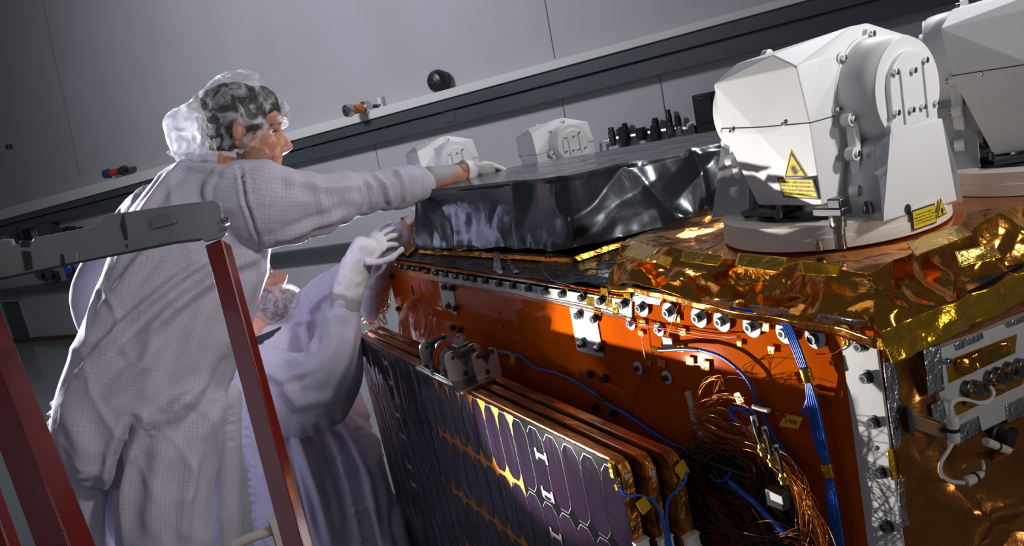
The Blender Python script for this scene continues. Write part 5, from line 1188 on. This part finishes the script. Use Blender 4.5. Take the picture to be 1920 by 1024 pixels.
me = remesh(mb, .003, 1); P, Nn = co_no(me); P = P+Nn*(vnoise(P, 110, 3)*.004)[:, None]; finish(me, P, 'net_hem', 'cap_net', m1)
mb = MB(); Limb([(806, 332, 2.28, 21, .030), (835, 330, 2.32, 20, .028), (862, 326, 2.355, 19, .027)]).add(mb); me = remesh(mb, .004, 2); P, Nn = co_no(me); finish(me, P, 'cuff', 'cuff_grey', m1)
mb = MB(); Limb([(858, 324, 2.352, 18, .030), (872, 321, 2.37, 17.5, .029)], cap=False).add(mb); o = mb.build('wrist_band', 'brown_band', m1, smooth=60)
mb = MB(); hw = D(876, 321, 2.375); pd = unit(D(960, 321, 2.43)-hw)
hand_parts(mb, hw, pd, unit(-CU*.5+FW*.9), unit(CU*.9+FW*.3), [(22, 20, 12), (20, 22, 14), (18, 22, 16), (20, 24, 18)], .188)
mb.cyl(D(868, 322, 2.365), D(884, 321, 2.385), .036, 18, .034)
me = remesh(mb, .003, 3, .5); P, Nn = co_no(me); P = P+Nn*(vnoise(P, 55, 2)*.0022)[:, None]; o = finish(me, P, 'glove', 'glove', m1); o['label'] = 'white glove'
hl = D(262, 660, 2.15)
mb = MB(); hand_parts(mb, hl, unit(D(330, 690, 2.2)-hl), CU, -FW, [15, 18, 20, 22], .18); me = remesh(mb, .004, 2); P, Nn = co_no(me); finish(me, P, 'glove', 'glove', m1)
for l in (legL, legR):
    p = l.pts[-1, :3]; mb = MB(); fx = unit(V(CR[0], CR[1], 0)*.8+V(FW[0], FW[1], 0)*.5); mb.ball(V(p[0], p[1], PZ+.062)+fx*.05, (.14, .05, .055), 20, (fx, np.cross(Z_, fx), Z_)); mb.ball(V(p[0], p[1], PZ+.10), (.06, .052, .09), 16); me = remesh(mb, .006, 3); P, Nn = co_no(me); P[:, 2] = np.maximum(P[:, 2], PZ+.001); finish(me, P, 'shoe', 'shoe', m1)


# ---- second man, lower and behind
m2 = thing('person', 'bearded person in coverall and beard net looking up, arms raised to the box corner', 'person', tuple(D(590, 900, 2.62)*V(1, 1, 0)+V(0, 0, .002)), 'people in clean room clothes')
t2 = Limb([(500, 628, 2.62, 36, .075), (520, 655, 2.62, 85, .11), (545, 700, 2.62, 108, .13), (565, 780, 2.62, 112, .15), (590, 870, 2.62, 112, .16), (612, 960, 2.60, 118, .17), (640, 1060, 2.60, 128, .18), (690, 1300, 2.60, 110, .16)])
sk2 = Limb([(600, 700, 2.60, 60, .08), (640, 790, 2.58, 55, .08), (682, 900, 2.56, 50, .08), (715, 1000, 2.54, 46, .08), (735, 1090, 2.54, 44, .08)])
hip2 = Limb([(456, 745, 2.55, 22, .05), (466, 800, 2.55, 24, .05), (488, 860, 2.56, 20, .05), (505, 950, 2.58, 30, .06), (515, 1040, 2.58, 34, .06)])
aR2 = Limb([(492, 705, 2.50, 62, .09), (535, 735, 2.44, 78, .10), (580, 735, 2.40, 84, .095), (615, 700, 2.38, 72, .085), (632, 650, 2.38, 52, .07), (642, 600, 2.38, 38, .055), (648, 572, 2.38, 29, .045)])
aL2 = Limb([(560, 630, 2.66, 52, .08), (610, 580, 2.62, 58, .08), (665, 535, 2.56, 50, .07), (715, 495, 2.50, 42, .06), (745, 455, 2.46, 30, .05), (763, 430, 2.44, 18, .035)])
hang = Limb([(700, 500, 2.54, 32, .05), (700, 545, 2.53, 30, .05), (690, 590, 2.52, 16, .035)])
leg2 = [Limb([(690+k, 1250, 2.62, 60, .09), (740+k, 1500, 2.64, 52, .08), (790+k, 1780, 2.66, 50, .07)]) for k in (-42, 50)]
def fold2(P, cu, cv, li, Q):
    body = ((li == 0) | (li == 1)); w = body*np.clip((Q[:, 1]-740)/80, 0, 1); arm = (li == 3)*np.clip((640-Q[:, 1])/60, 0, 1)
    q = Q[:, 0]-(Q[:, 1]-740)*.30
    la = (li == 4)*1.0
    return w*((np.abs(np.cos(q/17.0+vnoise(P, 7, 3)*1.8))-.5)*.022)+arm*np.sin(cv*110+vnoise(P, 20)*3)*.0025+la*(np.abs(np.sin(cv*38+cu*30+vnoise(P, 9)*3))-.5)*.012
F2 = [([(520, 700), (560, 760), (640, 742)], 12, .009), ([(590, 570), (575, 610), (580, 660)], 8, .010), ([(480, 690), (530, 712), (590, 690)], 8, .008), ([(668, 600), (650, 680), (610, 760)], 8, .008), ([(560, 600), (600, 560), (640, 530)], 7, .010), ([(540, 610), (560, 600), (590, 600)], 6, .008),
      ([(640, 780), (690, 900), (715, 1024)], 7, .018), ([(600, 800), (640, 920), (660, 1024)], 10, -.018), ([(556, 800), (600, 930), (625, 1024)], 10, .014), ([(530, 830), (560, 940), (580, 1024)], 8, -.012)]
garment([t2, sk2, hip2, aR2, aL2, hang]+leg2, m2, 'coverall', .0085, F2, noisef=fold2)
g2c = D(468, 541, 2.60); f2 = unit(CR*.80+CU*.52+FW*.22); u2 = unit(CU*.85-CR*.52)
mb = MB(); g2, ax2 = head_parts(mb, g2c, f2, u2)
for l in [t2, aR2, aL2]+leg2: l.add(mb, .62)
mb.cyl(g2(-.02, 0, -.07), D(505, 650, 2.62), .055, 20, .062)
mb.cyl(D(648, 572, 2.38), D(672, 490, 2.38), .030, 16, .027); mb.cyl(D(763, 430, 2.44), D(772, 415, 2.42), .028, 16, .026)
me = remesh(mb, .005, 3, .5); P, Nn = co_no(me); body2 = finish(me, P, 'body', 'skin', m2)
eyes(m2, g2, ax2)
mb = MB(); mb.ball(g2(-.020, 0, .038), (.098, .081, .088), 24, ax2); me = remesh(mb, .006, 2); P, Nn = co_no(me); finish(me, P, 'hair', 'hair', m2)
mb = MB(); mb.ball(g2(-.02, 0, .05), (.118, .098, .10), 24, ax2); me = remesh(mb, .007, 4); P, Nn = co_no(me); P = P+Nn*(vnoise(P, 30, 3)*.005)[:, None]; me.vertices.foreach_set('co', P.ravel()); cut_below(me, P, g2, ax2, [(-.3, -.06), (-.05, -.05), (.02, -.0), (.06, .03), (.2, .05)]); P, Nn = co_no(me); finish(me, P, 'hair_net', 'cap_net', m2)
mb = MB(); mb.ball(g2(.040, 0, -.094), (.070, .064, .050), 20, ax2); mb.ball(g2(.080, 0, -.098), (.040, .040, .040), 16, ax2); mb.ball(g2(.02, 0, -.062), (.060, .075, .052), 16, ax2)
me = remesh(mb, .005, 3); P, Nn = co_no(me); P = P+Nn*(vnoise(P, 90, 2)*.003)[:, None]; me.vertices.foreach_set('co', P.ravel()); cut_below(me, P, g2, ax2, [(-.3, 1), (-.03, 1), (-.029, -.2), (.2, -.2)]) if False else None; b_ = finish(me, P, 'beard', 'beard_hair', m2)
mb = MB(); mb.ball(g2(.046, 0, -.094), (.088, .084, .068), 24, ax2); mb.ball(g2(.084, 0, -.092), (.046, .048, .052), 20, ax2); mb.ball(g2(.01, 0, -.06), (.070, .086, .075), 20, ax2)
me = remesh(mb, .005, 5); P, Nn = co_no(me); P = P+Nn*(vnoise(P, 40, 2)*.004)[:, None]; me.vertices.foreach_set('co', P.ravel())
b = bmesh.new(); b.from_mesh(me); r = P-g2(0, 0, 0); X, Zz = r@ax2[0], r@ax2[2]; bad = Zz > np.interp(X, [-.1, 0, .06, .10, .14], [.03, .0, -.028, -.047, -.052]); b.verts.ensure_lookup_table(); bmesh.ops.delete(b, geom=[v for v, q in zip(b.verts, bad) if q], context='VERTS'); b.to_mesh(me); b.free()
P, Nn = co_no(me); o = finish(me, P, 'beard_net', 'beard_net', m2); o['label'] = 'white beard net'
# glasses (only the front edge shows)
mb = MB()
for sg in (-1, 1): mb.tube([g2(.088+.018*math.cos(a)*0, sg*(.031+.022*math.cos(a)), .0+.018*math.sin(a)) for a in np.linspace(0, 2*math.pi, 17)], .0016, 6, False); mb.tube([g2(.088, sg*.053, .004), g2(.02, sg*.082, .006)], .0016, 6, False)
mb.tube([g2(.09, -.010, .004), g2(.094, 0, .006), g2(.09, .010, .004)], .0016, 6); mb.build('glasses', 'steel', m2)
# collar, dark shirt
mb = MB(); c = D(503, 640, 2.61); mb.lathe(D(505, 652, 2.62), u2*.7+Z_*.3, [(0, .085), (.012, .082), (.045, .074), (.046, .068), (.01, .075)], 28, False); o = mb.build('collar', 'glove', m2, smooth=50)
q = o.modifiers.new('thick', 'SOLIDIFY'); q.thickness = .003
mb = MB(); mb.lathe(D(514, 646, 2.60), u2*.5+Z_*.5, [(0, .068), (.03, .066), (.048, .060)], 24); mb.build('shirt_collar', 'dark_shirt', m2)
# right glove and cuff
mb = MB(); Limb([(647, 582, 2.375, 27, .040), (649, 560, 2.375, 30, .042), (654, 540, 2.375, 27, .040)]).add(mb); me = remesh(mb, .004, 2); P, Nn = co_no(me); finish(me, P, 'knit_cuff', 'cuff_grey', m2)
w2 = D(668, 505, 2.37)
mb = MB(); Limb([(652, 552, 2.372, 30, .040), (662, 515, 2.37, 29, .037), (676, 482, 2.365, 28, .034), (688, 462, 2.36, 28, .030)], cap=True).add(mb)
wr = D(672, 492, 2.362); pdir = unit(D(726, 434, 2.38)-wr)
nr = unit(-FW*.80+CU*.40-CR*.25); acr = unit(np.cross(nr, pdir)); acr = acr if acr@CU > 0 else -acr
hand_parts(mb, wr, pdir, acr, nr, [(10, 20, 14), (14, 24, 16), (20, 26, 18), (30, 26, 18)], .185, spread=.9, thumb_pts=[D(692, 492, 2.33), D(712, 492, 2.32), D(734, 484, 2.32), D(753, 468, 2.33)])
me = remesh(mb, .003, 3, .5); P, Nn = co_no(me); P = P+Nn*(vnoise(P, 60, 2)*.0022)[:, None]; o = finish(me, P, 'glove', 'glove', m2); o['label'] = 'white glove'
wl = D(760, 425, 2.43); pdl = unit(D(800, 380, 2.42)-wl)
mb = MB(); hand_parts(mb, wl, pdl, unit(-CR*.3+FW), unit(-CR*.6+CU*.5), [20, 25, 30, 34], .17); me = remesh(mb, .0035, 2, .5); P, Nn = co_no(me); finish(me, P, 'glove', 'glove', m2)
for l in leg2:
    p = l.pts[-1, :3]; fx = unit(V(.4, .9, 0)); mb = MB(); mb.ball(V(p[0], p[1], .055)+fx*.05, (.14, .05, .055), 20, (fx, np.cross(Z_, fx), Z_)); mb.cyl(V(p[0], p[1], .06), p, .055, 16, .065); me = remesh(mb, .008, 2); P, Nn = co_no(me); P[:, 2] = np.maximum(P[:, 2], .002); finish(me, P, 'shoe', 'shoe', m2)
